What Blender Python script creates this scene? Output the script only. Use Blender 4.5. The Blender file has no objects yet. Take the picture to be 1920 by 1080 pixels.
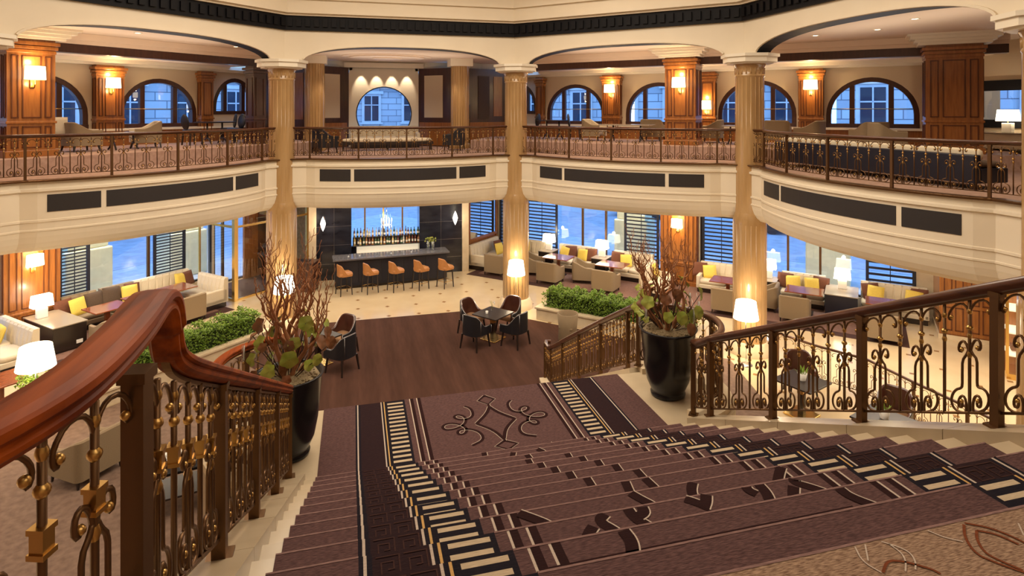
import bpy, bmesh, math, random
from mathutils import Vector, Matrix
random.seed(11)
SC = bpy.context.scene
COL = SC.collection
PI = math.pi

# ------------------------------------------------------------------ camera, sky, big lights, exposure
cam_d = bpy.data.cameras.new('camera'); cam = bpy.data.objects.new('camera', cam_d); COL.objects.link(cam)
cam.location = (-1.556, -10.52, 6.55)
cam.rotation_euler = (PI/2, 0, -0.257)
cam_d.sensor_width = 36.0
cam_d.lens = 1128/1920*36
cam_d.shift_y = -(540-207)/1920
cam_d.clip_start = 0.05; cam_d.clip_end = 400
SC.camera = cam
SC.view_settings.view_transform = 'Standard'
SC.view_settings.look = 'None'
SC.view_settings.gamma = 1.0
SC.view_settings.use_curve_mapping = False
SC.view_settings.exposure = 0.0

w = bpy.data.worlds.new('dusk_sky'); SC.world = w; w.use_nodes = True
nt = w.node_tree; nt.nodes.clear()
o_ = nt.nodes.new('ShaderNodeOutputWorld'); b_ = nt.nodes.new('ShaderNodeBackground')
b_.inputs[0].default_value = (0.22, 0.48, 1.0, 1); b_.inputs[1].default_value = 4.6
nt.links.new(b_.outputs[0], o_.inputs[0])

WARM = (1.0, 0.79, 0.55); WARM2 = (1.0, 0.86, 0.68)
def area(name, loc, sx, sy, power, col=WARM, rot=(0, 0, 0), spread=PI):
    d = bpy.data.lights.new(name, 'AREA'); d.shape = 'RECTANGLE'; d.size = sx; d.size_y = sy
    d.energy = power; d.color = col; d.spread = spread
    o = bpy.data.objects.new(name, d); o.location = loc; o.rotation_euler = rot; COL.objects.link(o); return o
def point(name, loc, power, col=WARM, r=0.08, parent=None):
    d = bpy.data.lights.new(name, 'POINT'); d.energy = power; d.color = col; d.shadow_soft_size = r
    o = bpy.data.objects.new(name, d); o.location = loc; COL.objects.link(o)
    if parent: o.parent = parent
    return o
def spot(name, loc, power, ang, col=WARM, rot=(0, 0, 0), r=0.06, blend=0.6):
    d = bpy.data.lights.new(name, 'SPOT'); d.energy = power; d.color = col; d.spot_size = ang; d.spot_blend = blend; d.shadow_soft_size = r
    o = bpy.data.objects.new(name, d); o.location = loc; o.rotation_euler = rot; COL.objects.link(o); return o

def Wg(ang, t, n):                       # wing coordinates: t along the wall, n away from the hall's centre
    a = math.radians(ang)
    return (n*math.sin(a)+t*math.cos(a), n*math.cos(a)-t*math.sin(a))
def RZ(ang): return -math.radians(ang)

# unseen fill added at the atrium ceiling; area lights without fixtures in the storeys
area('atrium_fill_light', (0, 0, 11.3), 9, 9, 1500, WARM2)
for ang in (0, 45, 90, -45, -90):
    x, y = Wg(ang, 0, 11.6)
    area('lounge_ceiling_light', (x, y, 3.70), 6.0, 3.2, 330 if ang else 170, WARM2, (0, 0, RZ(ang)))
for ang in (0, 45, 90, -45, -90):          # added fill without fixtures, unseen from below, brightens the gallery ceilings
    x, y = Wg(ang, 0, 10.2 if ang else 11.4)
    area('gallery_ceiling_fill', (x, y, 7.3), 5.0, 1.4, 34, WARM2, (PI, 0, RZ(ang)))
for ang, t_ in ((45, 1.2), (-45, -.8)):  # more added upward fill, no fixture, for the outer ceilings
    x, y = Wg(ang, t_, 12.9)
    area('lounge_ceiling_fill', (x, y, 7.2), 9.0, 1.0, 50, WARM2, (PI, 0, RZ(ang)))
area('landing_ceiling_light', (0, -11.2, 8.4), 6, 2.5, 110, WARM2)  # unseen area light overhead behind the camera, no fixture built

# ------------------------------------------------------------------ materials
def new_mat(name):
    m = bpy.data.materials.new(name); m.use_nodes = True
    n = m.node_tree.nodes; return m, n, m.node_tree.links, n['Principled BSDF']
def mat(name, col, rough=0.5, metal=0.0, var=0.0, scale=6.0, stretch=(1, 1, 1), col2=None, bump=0.0, spec=0.5, coat=0.0, detail=4):
    m, n, L, p = new_mat(name)
    p.inputs['Base Color'].default_value = (*col, 1); p.inputs['Roughness'].default_value = rough
    p.inputs['Metallic'].default_value = metal; p.inputs['Specular IOR Level'].default_value = spec
    p.inputs['Coat Weight'].default_value = coat; p.inputs['Coat Roughness'].default_value = 0.15
    if col2 is None and var: col2 = tuple(c*(1-var) for c in col)
    if col2 is not None:
        tc = n.new('ShaderNodeTexCoord'); mp = n.new('ShaderNodeMapping'); mp.inputs['Scale'].default_value = stretch
        nz = n.new('ShaderNodeTexNoise'); nz.inputs['Scale'].default_value = scale; nz.inputs['Detail'].default_value = detail
        mx = n.new('ShaderNodeMix'); mx.data_type = 'RGBA'
        rp = n.new('ShaderNodeValToRGB'); rp.color_ramp.elements[0].position = 0.3; rp.color_ramp.elements[1].position = 0.7
        L.new(tc.outputs['Object'], mp.inputs[0]); L.new(mp.outputs[0], nz.inputs['Vector'])
        L.new(nz.outputs['Fac'], rp.inputs[0]); L.new(rp.outputs[0], mx.inputs[0])
        mx.inputs[6].default_value = (*col, 1); mx.inputs[7].default_value = (*col2, 1)
        L.new(mx.outputs[2], p.inputs['Base Color'])
        if bump:
            bp = n.new('ShaderNodeBump'); bp.inputs['Strength'].default_value = bump; bp.inputs['Distance'].default_value = 0.01
            L.new(nz.outputs['Fac'], bp.inputs['Height']); L.new(bp.outputs[0], p.inputs['Normal'])
    return m
def emis(name, col, s):
    m, n, L, p = new_mat(name)
    p.inputs['Base Color'].default_value = (*col, 1); p.inputs['Emission Color'].default_value = (*col, 1)
    p.inputs['Emission Strength'].default_value = s; p.inputs['Roughness'].default_value = 0.8; return m

M = {}
M['cream'] = mat('cream_plaster', (0.80, 0.70, 0.545), 0.6, col2=(0.77, 0.665, 0.51), scale=1.5)
M['white_trim'] = mat('ivory_paint', (0.84, 0.76, 0.62), 0.5)
M['ceil'] = mat('beige_ceiling_paint', (0.80, 0.64, 0.50), 0.7)
M['wallp'] = mat('warm_beige_wall', (0.66, 0.54, 0.38), 0.75)
M['black'] = mat('black_lacquer', (0.004, 0.0035, 0.005), 0.6, spec=0.2)
M['panel'] = mat('charcoal_mesh_panel', (0.022, 0.017, 0.017), 0.6)
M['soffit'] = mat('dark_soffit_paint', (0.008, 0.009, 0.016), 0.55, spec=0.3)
M['wood'] = mat('cherry_wood', (0.36, 0.135, 0.030), 0.32, col2=(0.235, 0.075, 0.014), scale=3.0, stretch=(7, 7, 0.6), coat=0.3)
M['wood_line'] = mat('shadowed_cherry_moulding', (0.13, 0.036, 0.010), 0.35, col2=(0.09, 0.024, 0.007), scale=3.0, stretch=(7, 7, 0.6))  # cherry darkened so mouldings show; their shade lines are in the colour
M['wood_dark'] = mat('dark_mahogany', (0.07, 0.022, 0.012), 0.35, col2=(0.045, 0.014, 0.008), scale=3.0, stretch=(6, 6, 0.6), coat=0.2)
M['rail'] = mat('polished_mahogany', (0.33, 0.066, 0.007), 0.48, col2=(0.11, 0.018, 0.004), scale=2.0, stretch=(9, 0.9, 9), coat=0.0, spec=0.10)
M['rail_brown'] = mat('dark_brown_mahogany', (0.115, 0.036, 0.013), 0.30, col2=(0.055, 0.016, 0.007), scale=2.2, stretch=(9, 1.0, 9), coat=0.3)
M['bronze'] = mat('dark_bronze', (0.15, 0.078, 0.034), 0.42, 0.8)
M['brass'] = mat('old_brass', (0.56, 0.34, 0.11), 0.33, 1.0)
M['brass_bright'] = mat('polished_brass', (0.85, 0.58, 0.20), 0.22, 1.0)
M['column'] = mat('honey_marble', (0.50, 0.315, 0.145), 0.16, col2=(0.40, 0.235, 0.095), scale=2.2, stretch=(3, 3, 0.5), coat=0.3)
M['stone'] = mat('cream_limestone', (0.74, 0.62, 0.44), 0.35, col2=(0.62, 0.49, 0.32), scale=3.0)
M['stair_stone'] = mat('shaded_limestone', (0.50, 0.40, 0.27), 0.3, col2=(0.40, 0.31, 0.20), scale=2.2)  # limestone darkened: the shade on the stairs is put into this colour
M['blackmarble'] = mat('black_veined_marble', (0.010, 0.010, 0.016), 0.10, col2=(0.026, 0.027, 0.037), scale=1.6, stretch=(1, 1, 3))
M['granite'] = mat('grey_bar_top', (0.10, 0.10, 0.12), 0.12, col2=(0.16, 0.15, 0.15), scale=40)
M['navy'] = mat('navy_bar_front', (0.013, 0.014, 0.026), 0.3)
M['shutter'] = mat('navy_louvre_paint', (0.010, 0.013, 0.028), 0.4)
M['lounge_cpt'] = mat('rosy_brown_carpet', (0.20, 0.105, 0.075), 0.95, col2=(0.15, 0.072, 0.050), scale=14, bump=0.2)
M['border_cpt'] = mat('dark_red_brown_carpet', (0.052, 0.018, 0.012), 0.95)
M['up_cpt'] = mat('gallery_carpet', (0.44, 0.29, 0.225), 0.95, col2=(0.34, 0.21, 0.16), scale=12, bump=0.2)
M['taupe'] = mat('taupe_fabric', (0.27, 0.195, 0.115), 0.9, var=0.12, scale=60)
M['ivory_fab'] = mat('ivory_fabric', (0.70, 0.60, 0.44), 0.9, var=0.1, scale=50)
M['yellow'] = mat('yellow_silk', (0.82, 0.60, 0.10), 0.7, var=0.12, scale=30)
M['rust'] = mat('rust_fabric', (0.16, 0.055, 0.026), 0.85, var=0.2, scale=30)
M['brown_fab'] = mat('brown_fabric', (0.10, 0.062, 0.038), 0.9, var=0.2, scale=30)
M['leather_tan'] = mat('tan_leather', (0.50, 0.215, 0.065), 0.42, var=0.12, scale=20)
M['leather_brown'] = mat('chestnut_leather', (0.085, 0.027, 0.017), 0.30, var=0.3, scale=6, coat=0.2)
M['leather_black'] = mat('black_leather', (0.010, 0.010, 0.014), 0.4)
M['tan_seat'] = mat('beige_seat_fabric', (0.36, 0.20, 0.10), 0.8)
M['espresso'] = mat('espresso_wood', (0.018, 0.010, 0.008), 0.3, coat=0.1)
M['redtable'] = mat('red_wood_table_top', (0.30, 0.085, 0.03), 0.12, col2=(0.22, 0.055, 0.02), scale=3, stretch=(1, 8, 1), coat=0.5)
M['palecounter'] = mat('pale_stone_top', (0.34, 0.28, 0.21), 0.2)
M['shade'] = emis('lit_lamp_shade', (1.0, 0.90, 0.70), 4.2)
M['sconce'] = emis('lit_sconce_shade', (1.0, 0.84, 0.52), 5.5)
M['crystal_lit'] = emis('lit_crystal', (1.0, 0.93, 0.82), 3.0)
M['drop_lit'] = emis('glowing_crystal_drops', (0.95, 0.92, 0.85), 0.75)
M['bulb'] = emis('downlight_bulb', (1.0, 0.86, 0.62), 7.0)
M['backlit'] = emis('backlit_shelf_panel', (1.0, 0.86, 0.62), 0.62)
M['chrome'] = mat('chrome', (0.8, 0.8, 0.8), 0.12, 1.0)
M['silver'] = mat('brushed_steel', (0.55, 0.55, 0.57), 0.3, 1.0)
M['pot'] = mat('black_glazed_pot', (0.008, 0.007, 0.010), 0.25, var=0.4, scale=3)
M['gravel'] = mat('beige_gravel', (0.40, 0.31, 0.18), 0.9, col2=(0.16, 0.11, 0.05), scale=70, bump=0.8)
M['branch'] = mat('curly_willow_bark', (0.46, 0.20, 0.085), 0.7, col2=(0.27, 0.11, 0.045), scale=20)
M['leaf'] = mat('olive_green_leaf', (0.22, 0.29, 0.03), 0.45, col2=(0.36, 0.34, 0.06), scale=9)
M['leaf_rust'] = mat('russet_leaf', (0.22, 0.075, 0.022), 0.5, col2=(0.12, 0.05, 0.015), scale=14)
M['hedge'] = mat('bright_hedge_leaf', (0.28, 0.42, 0.045), 0.5, col2=(0.12, 0.22, 0.018), scale=16)
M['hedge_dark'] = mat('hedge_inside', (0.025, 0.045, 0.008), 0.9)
M['ceramic'] = mat('white_ceramic', (0.85, 0.83, 0.78), 0.2)
M['bark_seed'] = mat('dark_stem', (0.06, 0.03, 0.02), 0.7)
M['facade'] = mat('facade_stone', (0.50, 0.50, 0.52), 0.8, var=0.15, scale=2)
M['paving'] = mat('street_paving', (0.42, 0.44, 0.48), 0.7, var=0.25, scale=3)
M['asphalt'] = mat('asphalt', (0.34, 0.37, 0.42), 0.6, var=0.3, scale=2)
M['pier_stone'] = mat('arcade_limestone', (0.66, 0.62, 0.42), 0.8, var=0.12, scale=5)
M['carpaint'] = mat('dark_car_paint', (0.03, 0.04, 0.07), 0.15, coat=0.6)
M['carwhite'] = mat('white_car_paint', (0.7, 0.72, 0.75), 0.2, coat=0.5)
M['tyre'] = mat('tyre_rubber', (0.015, 0.015, 0.015), 0.8)
M['darkglass'] = mat('dark_glass', (0.02, 0.03, 0.05), 0.05)
M['screen'] = mat('antiqued_bronze_glass', (0.13, 0.10, 0.055), 0.12, col2=(0.28, 0.22, 0.12), scale=9, stretch=(1, 1, 1))
M['mirror'] = mat('mirror_glass', (0.86, 0.88, 0.9), 0.02, 1.0)
# stair carpet
def carpet(name, a, b, sc=26):
    m = mat(name, a, 0.95, col2=b, scale=sc, stretch=(1, 9, 9), bump=0.4, spec=0.1)
    e = [q for q in m.node_tree.nodes if q.type == 'VALTORGB'][0].color_ramp.elements; e[0].position = 0.36; e[1].position = 0.64
    return m
M['c_mauve'] = carpet('mauve_stair_carpet', (0.118, 0.062, 0.058), (0.052, 0.026, 0.025), 32)
M['c_dark'] = carpet('dark_stair_carpet', (0.024, 0.011, 0.012), (0.018, 0.008, 0.010))
M['c_black'] = carpet('black_stair_carpet', (0.009, 0.007, 0.012), (0.012, 0.009, 0.013))
M['c_cream'] = carpet('cream_stair_carpet', (0.47, 0.365, 0.245), (0.39, 0.30, 0.20))
M['c_white'] = carpet('pale_line_carpet', (0.46, 0.37, 0.30), (0.40, 0.32, 0.26))
M['side_cpt'] = mat('figured_beige_carpet', (0.205, 0.130, 0.092), 0.95, col2=(0.13, 0.078, 0.055), scale=9, bump=0.3)
M['c_gold'] = carpet('gold_line_carpet', (0.50, 0.30, 0.11), (0.44, 0.26, 0.09))
M['c_brown'] = carpet('brown_line_carpet', (0.022, 0.007, 0.007), (0.018, 0.006, 0.006))
M['c_key'] = carpet('greek_key_carpet', (0.050, 0.022, 0.018), (0.042, 0.018, 0.015))
M['c_light'] = carpet('light_corridor_carpet', (0.34, 0.225, 0.150), (0.125, 0.070, 0.045), 34)
M['c_nosing_lit'] = carpet('nosing_highlight_carpet', (0.23, 0.135, 0.12), (0.15, 0.085, 0.076))  # light caught by the tread edges, painted as paler carpet
M['c_rust'] = carpet('rust_line_carpet', (0.16, 0.045, 0.018), (0.13, 0.036, 0.014))

def glass_mat(name, tint, refl=0.07, rough=0.0):
    m = bpy.data.materials.new(name); m.use_nodes = True; n = m.node_tree.nodes; L = m.node_tree.links; n.clear()
    o = n.new('ShaderNodeOutputMaterial'); t = n.new('ShaderNodeBsdfTransparent'); g = n.new('ShaderNodeBsdfGlossy'); mx = n.new('ShaderNodeMixShader')
    t.inputs[0].default_value = (*tint, 1); g.inputs['Roughness'].default_value = rough; mx.inputs[0].default_value = refl
    L.new(t.outputs[0], mx.inputs[1]); L.new(g.outputs[0], mx.inputs[2]); L.new(mx.outputs[0], o.inputs[0]); return m
M['glass'] = glass_mat('window_glass', (0.97, 0.98, 1.0), 0.07)
M['glass_clear'] = glass_mat('clear_vessel_glass', (0.93, 0.95, 0.97), 0.16)

# lobby marble with small inset diamonds
def marble_floor():
    m, n, L, p = new_mat('marble_floor_inset')
    tc = n.new('ShaderNodeTexCoord'); nz = n.new('ShaderNodeTexNoise'); nz.inputs['Scale'].default_value = 1.3; nz.inputs['Detail'].default_value = 6
    mx = n.new('ShaderNodeMix'); mx.data_type = 'RGBA'
    mx.inputs[6].default_value = (0.70, 0.56, 0.36, 1); mx.inputs[7].default_value = (0.56, 0.42, 0.25, 1)
    L.new(tc.outputs['Object'], nz.inputs['Vector']); L.new(nz.outputs['Fac'], mx.inputs[0])
    sp = n.new('ShaderNodeSeparateXYZ'); L.new(tc.outputs['Object'], sp.inputs[0])
    def math_(op, a, b=None):
        q = n.new('ShaderNodeMath'); q.operation = op
        for i, v in enumerate((a, b)):
            if v is None: continue
            if isinstance(v, (int, float)): q.inputs[i].default_value = v
            else: L.new(v, q.inputs[i])
        return q.outputs[0]
    def fr(v, per): return math_('ABSOLUTE', math_('SUBTRACT', math_('FRACT', math_('DIVIDE', v, per)), 0.5))
    fx, fy = fr(sp.outputs[0], 0.95), fr(sp.outputs[1], 0.95)
    dia = math_('LESS_THAN', math_('ADD', fx, fy), 0.085)
    mx2 = n.new('ShaderNodeMix'); mx2.data_type = 'RGBA'
    L.new(dia, mx2.inputs[0]); L.new(mx.outputs[2], mx2.inputs[6]); mx2.inputs[7].default_value = (0.28, 0.15, 0.06, 1)
    L.new(mx2.outputs[2], p.inputs['Base Color']); p.inputs['Roughness'].default_value = 0.13
    return m
M['marble'] = marble_floor()
# lobby dining carpet: fine stripes running to the bar, worn brown
def striped_carpet():
    m, n, L, p = new_mat('striped_brown_carpet')
    tc = n.new('ShaderNodeTexCoord'); mp = n.new('ShaderNodeMapping'); mp.inputs['Scale'].default_value = (5.5, 0.55, 1)
    nz = n.new('ShaderNodeTexNoise'); nz.inputs['Scale'].default_value = 2.2; nz.inputs['Detail'].default_value = 5
    wv = n.new('ShaderNodeTexWave'); wv.inputs['Scale'].default_value = 0.55; wv.inputs['Distortion'].default_value = 1.2
    L.new(tc.outputs['Object'], mp.inputs[0]); L.new(mp.outputs[0], nz.inputs['Vector']); L.new(tc.outputs['Object'], wv.inputs['Vector'])
    a = n.new('ShaderNodeMix'); a.data_type = 'RGBA'; a.inputs[6].default_value = (0.105, 0.050, 0.034, 1); a.inputs[7].default_value = (0.058, 0.026, 0.019, 1)
    L.new(nz.outputs['Fac'], a.inputs[0])
    b = n.new('ShaderNodeMix'); b.data_type = 'RGBA'; b.blend_type = 'MULTIPLY'; b.inputs[0].default_value = 0.18
    L.new(a.outputs[2], b.inputs[6]); L.new(wv.outputs['Color'], b.inputs[7]); L.new(b.outputs[2], p.inputs['Base Color'])
    p.inputs['Roughness'].default_value = 0.95; p.inputs['Specular IOR Level'].default_value = 0.1
    return m
M['dining_cpt'] = striped_carpet()
# big coursed stone blocks of the houses over the street
def block_wall():
    m, n, L, p = new_mat('coursed_stone_blocks')
    tc = n.new('ShaderNodeTexCoord'); br = n.new('ShaderNodeTexBrick'); mp = n.new('ShaderNodeMapping'); mp.inputs['Rotation'].default_value = (PI/2, 0, 0)
    br.inputs['Color1'].default_value = (0.40, 0.42, 0.44, 1); br.inputs['Color2'].default_value = (0.30, 0.32, 0.35, 1); br.inputs['Mortar'].default_value = (0.12, 0.13, 0.16, 1)
    br.inputs['Scale'].default_value = 1.0; br.inputs['Brick Width'].default_value = 1.5; br.inputs['Row Height'].default_value = 0.55; br.inputs['Mortar Size'].default_value = 0.03
    L.new(tc.outputs['Object'], mp.inputs[0]); L.new(mp.outputs[0], br.inputs['Vector']); L.new(br.outputs['Color'], p.inputs['Base Color'])
    p.inputs['Roughness'].default_value = 0.85; return m
M['blocks'] = block_wall()

# ------------------------------------------------------------------ mesh helper
class MB:
    def __init__(s): s.v = []; s.f = []; s.mi = []; s.sm = []
    def add(s, vs, fs, m=0, smooth=False, T=None):
        o = len(s.v)
        s.v += [tuple(T @ Vector(p)) for p in vs] if T is not None else [tuple(p) for p in vs]
        for f in fs: s.f.append(tuple(i+o for i in f)); s.mi.append(m); s.sm.append(smooth)
        return s
    def box(s, x0, x1, y0, y1, z0, z1, m=0, T=None):
        vs = [(x0,y0,z0),(x1,y0,z0),(x1,y1,z0),(x0,y1,z0),(x0,y0,z1),(x1,y0,z1),(x1,y1,z1),(x0,y1,z1)]
        return s.add(vs, [(0,3,2,1),(4,5,6,7),(0,1,5,4),(1,2,6,5),(2,3,7,6),(3,0,4,7)], m, False, T)
    def cbox(s, c, d, m=0, T=None):
        return s.box(c[0]-d[0]/2, c[0]+d[0]/2, c[1]-d[1]/2, c[1]+d[1]/2, c[2]-d[2]/2, c[2]+d[2]/2, m, T)
    def prism(s, poly, z0, z1, m=0, T=None):
        n = len(poly)
        vs = [(x,y,z0) for x,y in poly]+[(x,y,z1) for x,y in poly]
        return s.add(vs, [tuple(range(n-1,-1,-1)), tuple(range(n,2*n))]+[(i,(i+1)%n,n+(i+1)%n,n+i) for i in range(n)], m, False, T)
    def lathe(s, prof, seg=24, c=(0,0,0), m=0, smooth=True, T=None, cap=True, sx=1, sy=1):
        n = len(prof); vs = []
        for k in range(seg):
            a = 2*PI*k/seg
            for r, z in prof: vs.append((c[0]+r*math.cos(a)*sx, c[1]+r*math.sin(a)*sy, c[2]+z))
        fs = []
        for k in range(seg):
            k2 = (k+1) % seg
            for j in range(n-1): fs.append((k*n+j, k2*n+j, k2*n+j+1, k*n+j+1))
        s.add(vs, fs, m, smooth, T)
        if cap:
            if prof[0][0] > 1e-4: s.add([vs[k*n] for k in range(seg)], [tuple(range(seg-1,-1,-1))], m, False, T)
            if prof[-1][0] > 1e-4: s.add([vs[k*n+n-1] for k in range(seg)], [tuple(range(seg))], m, False, T)
        return s
    def tube(s, pts, r, seg=6, m=0, closed=False, smooth=True, T=None, sq=None):
        pts = [Vector(p) for p in pts]; n = len(pts)
        rs = r if isinstance(r, (list, tuple)) else [r]*n
        vs = []; up = Vector((0,0,1)); prevn = None
        for i, p in enumerate(pts):
            a = pts[(i-1) % n] if (closed or i > 0) else p; b = pts[(i+1) % n] if (closed or i < n-1) else p
            d = (b-a); d = d.normalized() if d.length > 1e-9 else Vector((0,0,1))
            if prevn is None:
                ref = up if abs(d.z) < 0.9 else Vector((1,0,0)); nn = d.cross(ref).normalized()
            else:
                nn = (prevn - d*prevn.dot(d)); nn = nn.normalized() if nn.length > 1e-6 else d.orthogonal().normalized()
            prevn = nn; bb = d.cross(nn)
            for k in range(seg):
                an = 2*PI*(k+0.5)/seg
                vs.append(tuple(p+(nn*math.cos(an)+bb*math.sin(an))*rs[i]))
        fs = []
        for i in range(n if closed else n-1):
            i2 = (i+1) % n
            for k in range(seg): fs.append((i*seg+k, i*seg+(k+1)%seg, i2*seg+(k+1)%seg, i2*seg+k))
        if not closed: fs += [tuple(range(seg-1,-1,-1)), tuple(range((n-1)*seg, n*seg))]
        return s.add(vs, fs, m, smooth, T)
    def sweep(s, prof, path, m=0, smooth=False, up=(0,0,1), caps=True, scl=None):   # profile (across, up) carried along a path, kept upright
        path = [Vector(p) for p in path]; n = len(path); k = len(prof); vs = []
        for i, p in enumerate(path):
            d = path[min(i+1, n-1)]-path[max(i-1, 0)]
            d2 = Vector((d.x, d.y, 0)); d2 = d2.normalized() if d2.length > 1e-6 else lastd
            lastd = d2; rt = Vector((d2.y, -d2.x, 0))
            dn = d.normalized(); uu = rt.cross(dn).normalized()
            q_ = scl[i] if scl else 1.0
            for a, b in prof: vs.append(tuple(p+rt*a*q_+uu*b*q_))
        fs = [(i*k+j, i*k+(j+1)%k, (i+1)*k+(j+1)%k, (i+1)*k+j) for i in range(n-1) for j in range(k)]
        if caps: fs += [tuple(range(k-1,-1,-1)), tuple(range((n-1)*k, n*k))]
        return s.add(vs, fs, m, smooth)
    def loft(s, rings, m=0, smooth=False, closed=True, caps=True, T=None):
        k = len(rings[0]); n = len(rings); vs = [p for r in rings for p in r]
        fs = [(i*k+j, i*k+(j+1)%k, (i+1)*k+(j+1)%k, (i+1)*k+j) for i in range(n-1) for j in range(k if closed else k-1)]
        if caps and closed: fs += [tuple(range(k-1,-1,-1)), tuple(range((n-1)*k, n*k))]
        return s.add(vs, fs, m, smooth, T)
    def ball(s, c, r, m=0, seg=10, T=None, sz=1.0):
        prof = [(max(r*math.sin(PI*i/6), 0.0002), -r*sz*math.cos(PI*i/6)) for i in range(7)]
        return s.lathe(prof, seg, c, m, True, T, False)
    def quad(s, a, b, c, d, m=0): return s.add([a,b,c,d], [(0,1,2,3)], m)
    def mesh(s, name, mats):
        me = bpy.data.meshes.new(name); me.from_pydata(s.v, [], s.f)
        for q in (mats if isinstance(mats, (list, tuple)) else [mats]): me.materials.append(M[q] if isinstance(q, str) else q)
        me.polygons.foreach_set('material_index', s.mi); me.polygons.foreach_set('use_smooth', s.sm)
        bm = bmesh.new(); bm.from_mesh(me); bmesh.ops.recalc_face_normals(bm, faces=bm.faces); bm.to_mesh(me); bm.free()
        me.update(); return me
    def build(s, name, mats, parent=None, bevel=0.0, seg=2, loc=None, kind=None):
        o = bpy.data.objects.new(name, s.mesh(name, mats)); COL.objects.link(o)
        if parent is not None: o.parent = parent
        if loc is not None: o.location = loc
        if bevel:
            b = o.modifiers.new('bevel', 'BEVEL'); b.width = bevel; b.segments = seg; b.limit_method = 'ANGLE'; b.angle_limit = 0.6
        if kind: o['kind'] = kind
        return o
def place_mesh(name, me, parent, loc=(0,0,0), rz=0.0):
    o = bpy.data.objects.new(name, me); COL.objects.link(o); o.parent = parent; o.location = loc; o.rotation_euler = (0,0,rz); return o
def thing(name, label, cat, loc=(0,0,0), rz=0.0, group=None):
    o = bpy.data.objects.new(name, None); COL.objects.link(o); o.empty_display_size = 0.2
    o.location = loc; o.rotation_euler = (0,0,rz); o['label'] = label; o['category'] = cat
    if group: o['group'] = group
    return o
def tag(o, label, cat, group=None):
    o['label'] = label; o['category'] = cat
    if group: o['group'] = group
    return o
def S(o): o['kind'] = 'structure'; return o
def dup(root, loc, rz, label, group=None):
    r = root.copy(); COL.objects.link(r); r.location = loc; r.rotation_euler = (0,0,rz); r['label'] = label
    if group: r['group'] = group
    for ch in list(root.children):
        c = ch.copy(); COL.objects.link(c); c.parent = r
        for g in ch.children:
            d = g.copy(); COL.objects.link(d); d.parent = c
    return r
def arc(cx, cy, r, a0, a1, n):
    return [(cx+r*math.cos(a0+(a1-a0)*i/n), cy+r*math.sin(a0+(a1-a0)*i/n)) for i in range(n+1)]
# ------------------------------------------------------------------ the building: an octagonal hall with a gallery
AP, HALF = 8.86, 3.67
UP = 5.06            # gallery floor
PL = 5.43            # raised lounge floor of the gallery
BAYS = (0, 45, 90, -45, -90)

def ngon(name, polys, z0, z1, m, kind=True):
    mb = MB()
    for p in polys: mb.prism(p, z0, z1)
    o = mb.build(name, m)
    return S(o) if kind else o
def lip(t):
    a = abs(t)
    if a <= 2.7: return 7.98+0.54*(t/2.7)**2
    if a <= 2.95: return 8.52+(a-2.7)/0.25*0.16
    return 8.68
LT = [-3.67, -2.95, -2.7]+[-2.7+5.4*i/20 for i in range(1, 20)]+[2.7, 2.95, 3.67]

ngon('floor', [[(-40, -15), (40, -15), (40, 45), (-40, 45)]], -0.2, 0.0, 'marble')

# --- gallery slab, its soffit and carpet, sector by sector
V = {a: Wg(a, 0, 0) for a in BAYS}
def sector(ang, inset=0.06):
    inner = [Wg(ang, t, lip(t)+inset) for t in LT]
    if ang == 0:
        outer = [Wg(45, -6, 14.6), Wg(45, -7.95, 14.6), (3.4, 15.6), (-3.4, 15.6), Wg(-45, 7.95, 14.6), Wg(-45, 6, 14.6)]
    elif ang == 45: outer = [Wg(45, 6, 14.6), Wg(45, -6, 14.6)]
    elif ang == -45: outer = [Wg(-45, 6, 14.6), Wg(-45, -6, 14.6)]
    elif ang == 90: outer = [(18.8, -7.78), (18.8, 1.85), Wg(45, 6, 14.6)]
    else: outer = [Wg(-45, -6, 14.6), (-18.8, 1.85), (-18.8, -7.78)]
    return inner+outer
near_poly = [(8.86, -3.67), (3.67, -8.84), (-3.67, -8.84), (-8.86, -3.67), (-18.8, -7.78), (-18.8, -14), (18.8, -14), (18.8, -7.78)]
ngon('ceiling_lower', [sector(a, 0.3) for a in BAYS]+[near_poly], 3.83, 4.90, 'cream')
ngon('floor_upper', [sector(a) for a in BAYS]+[near_poly], 4.92, UP, 'up_cpt')
# raised lounge platforms along the window walls
ngon('floor_platform', [[Wg(45, 5.9, 14.5), Wg(45, -7.8, 14.5), Wg(45, -6.5, 10.35), Wg(45, 5.9, 10.35)],
                        [Wg(-45, 7.8, 14.5), Wg(-45, -5.9, 14.5), Wg(-45, -4.3, 10.35), Wg(-45, 6.5, 10.35)],
                        [Wg(45, 5.9, 14.5), Wg(45, 5.9, 10.5), Wg(45, 9.8, 10.5), Wg(45, 9.8, 14.5)], [Wg(45, 9.8, 10.5), (18.5, -5), (18.5, 1.9)]], UP, PL, 'up_cpt')

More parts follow.
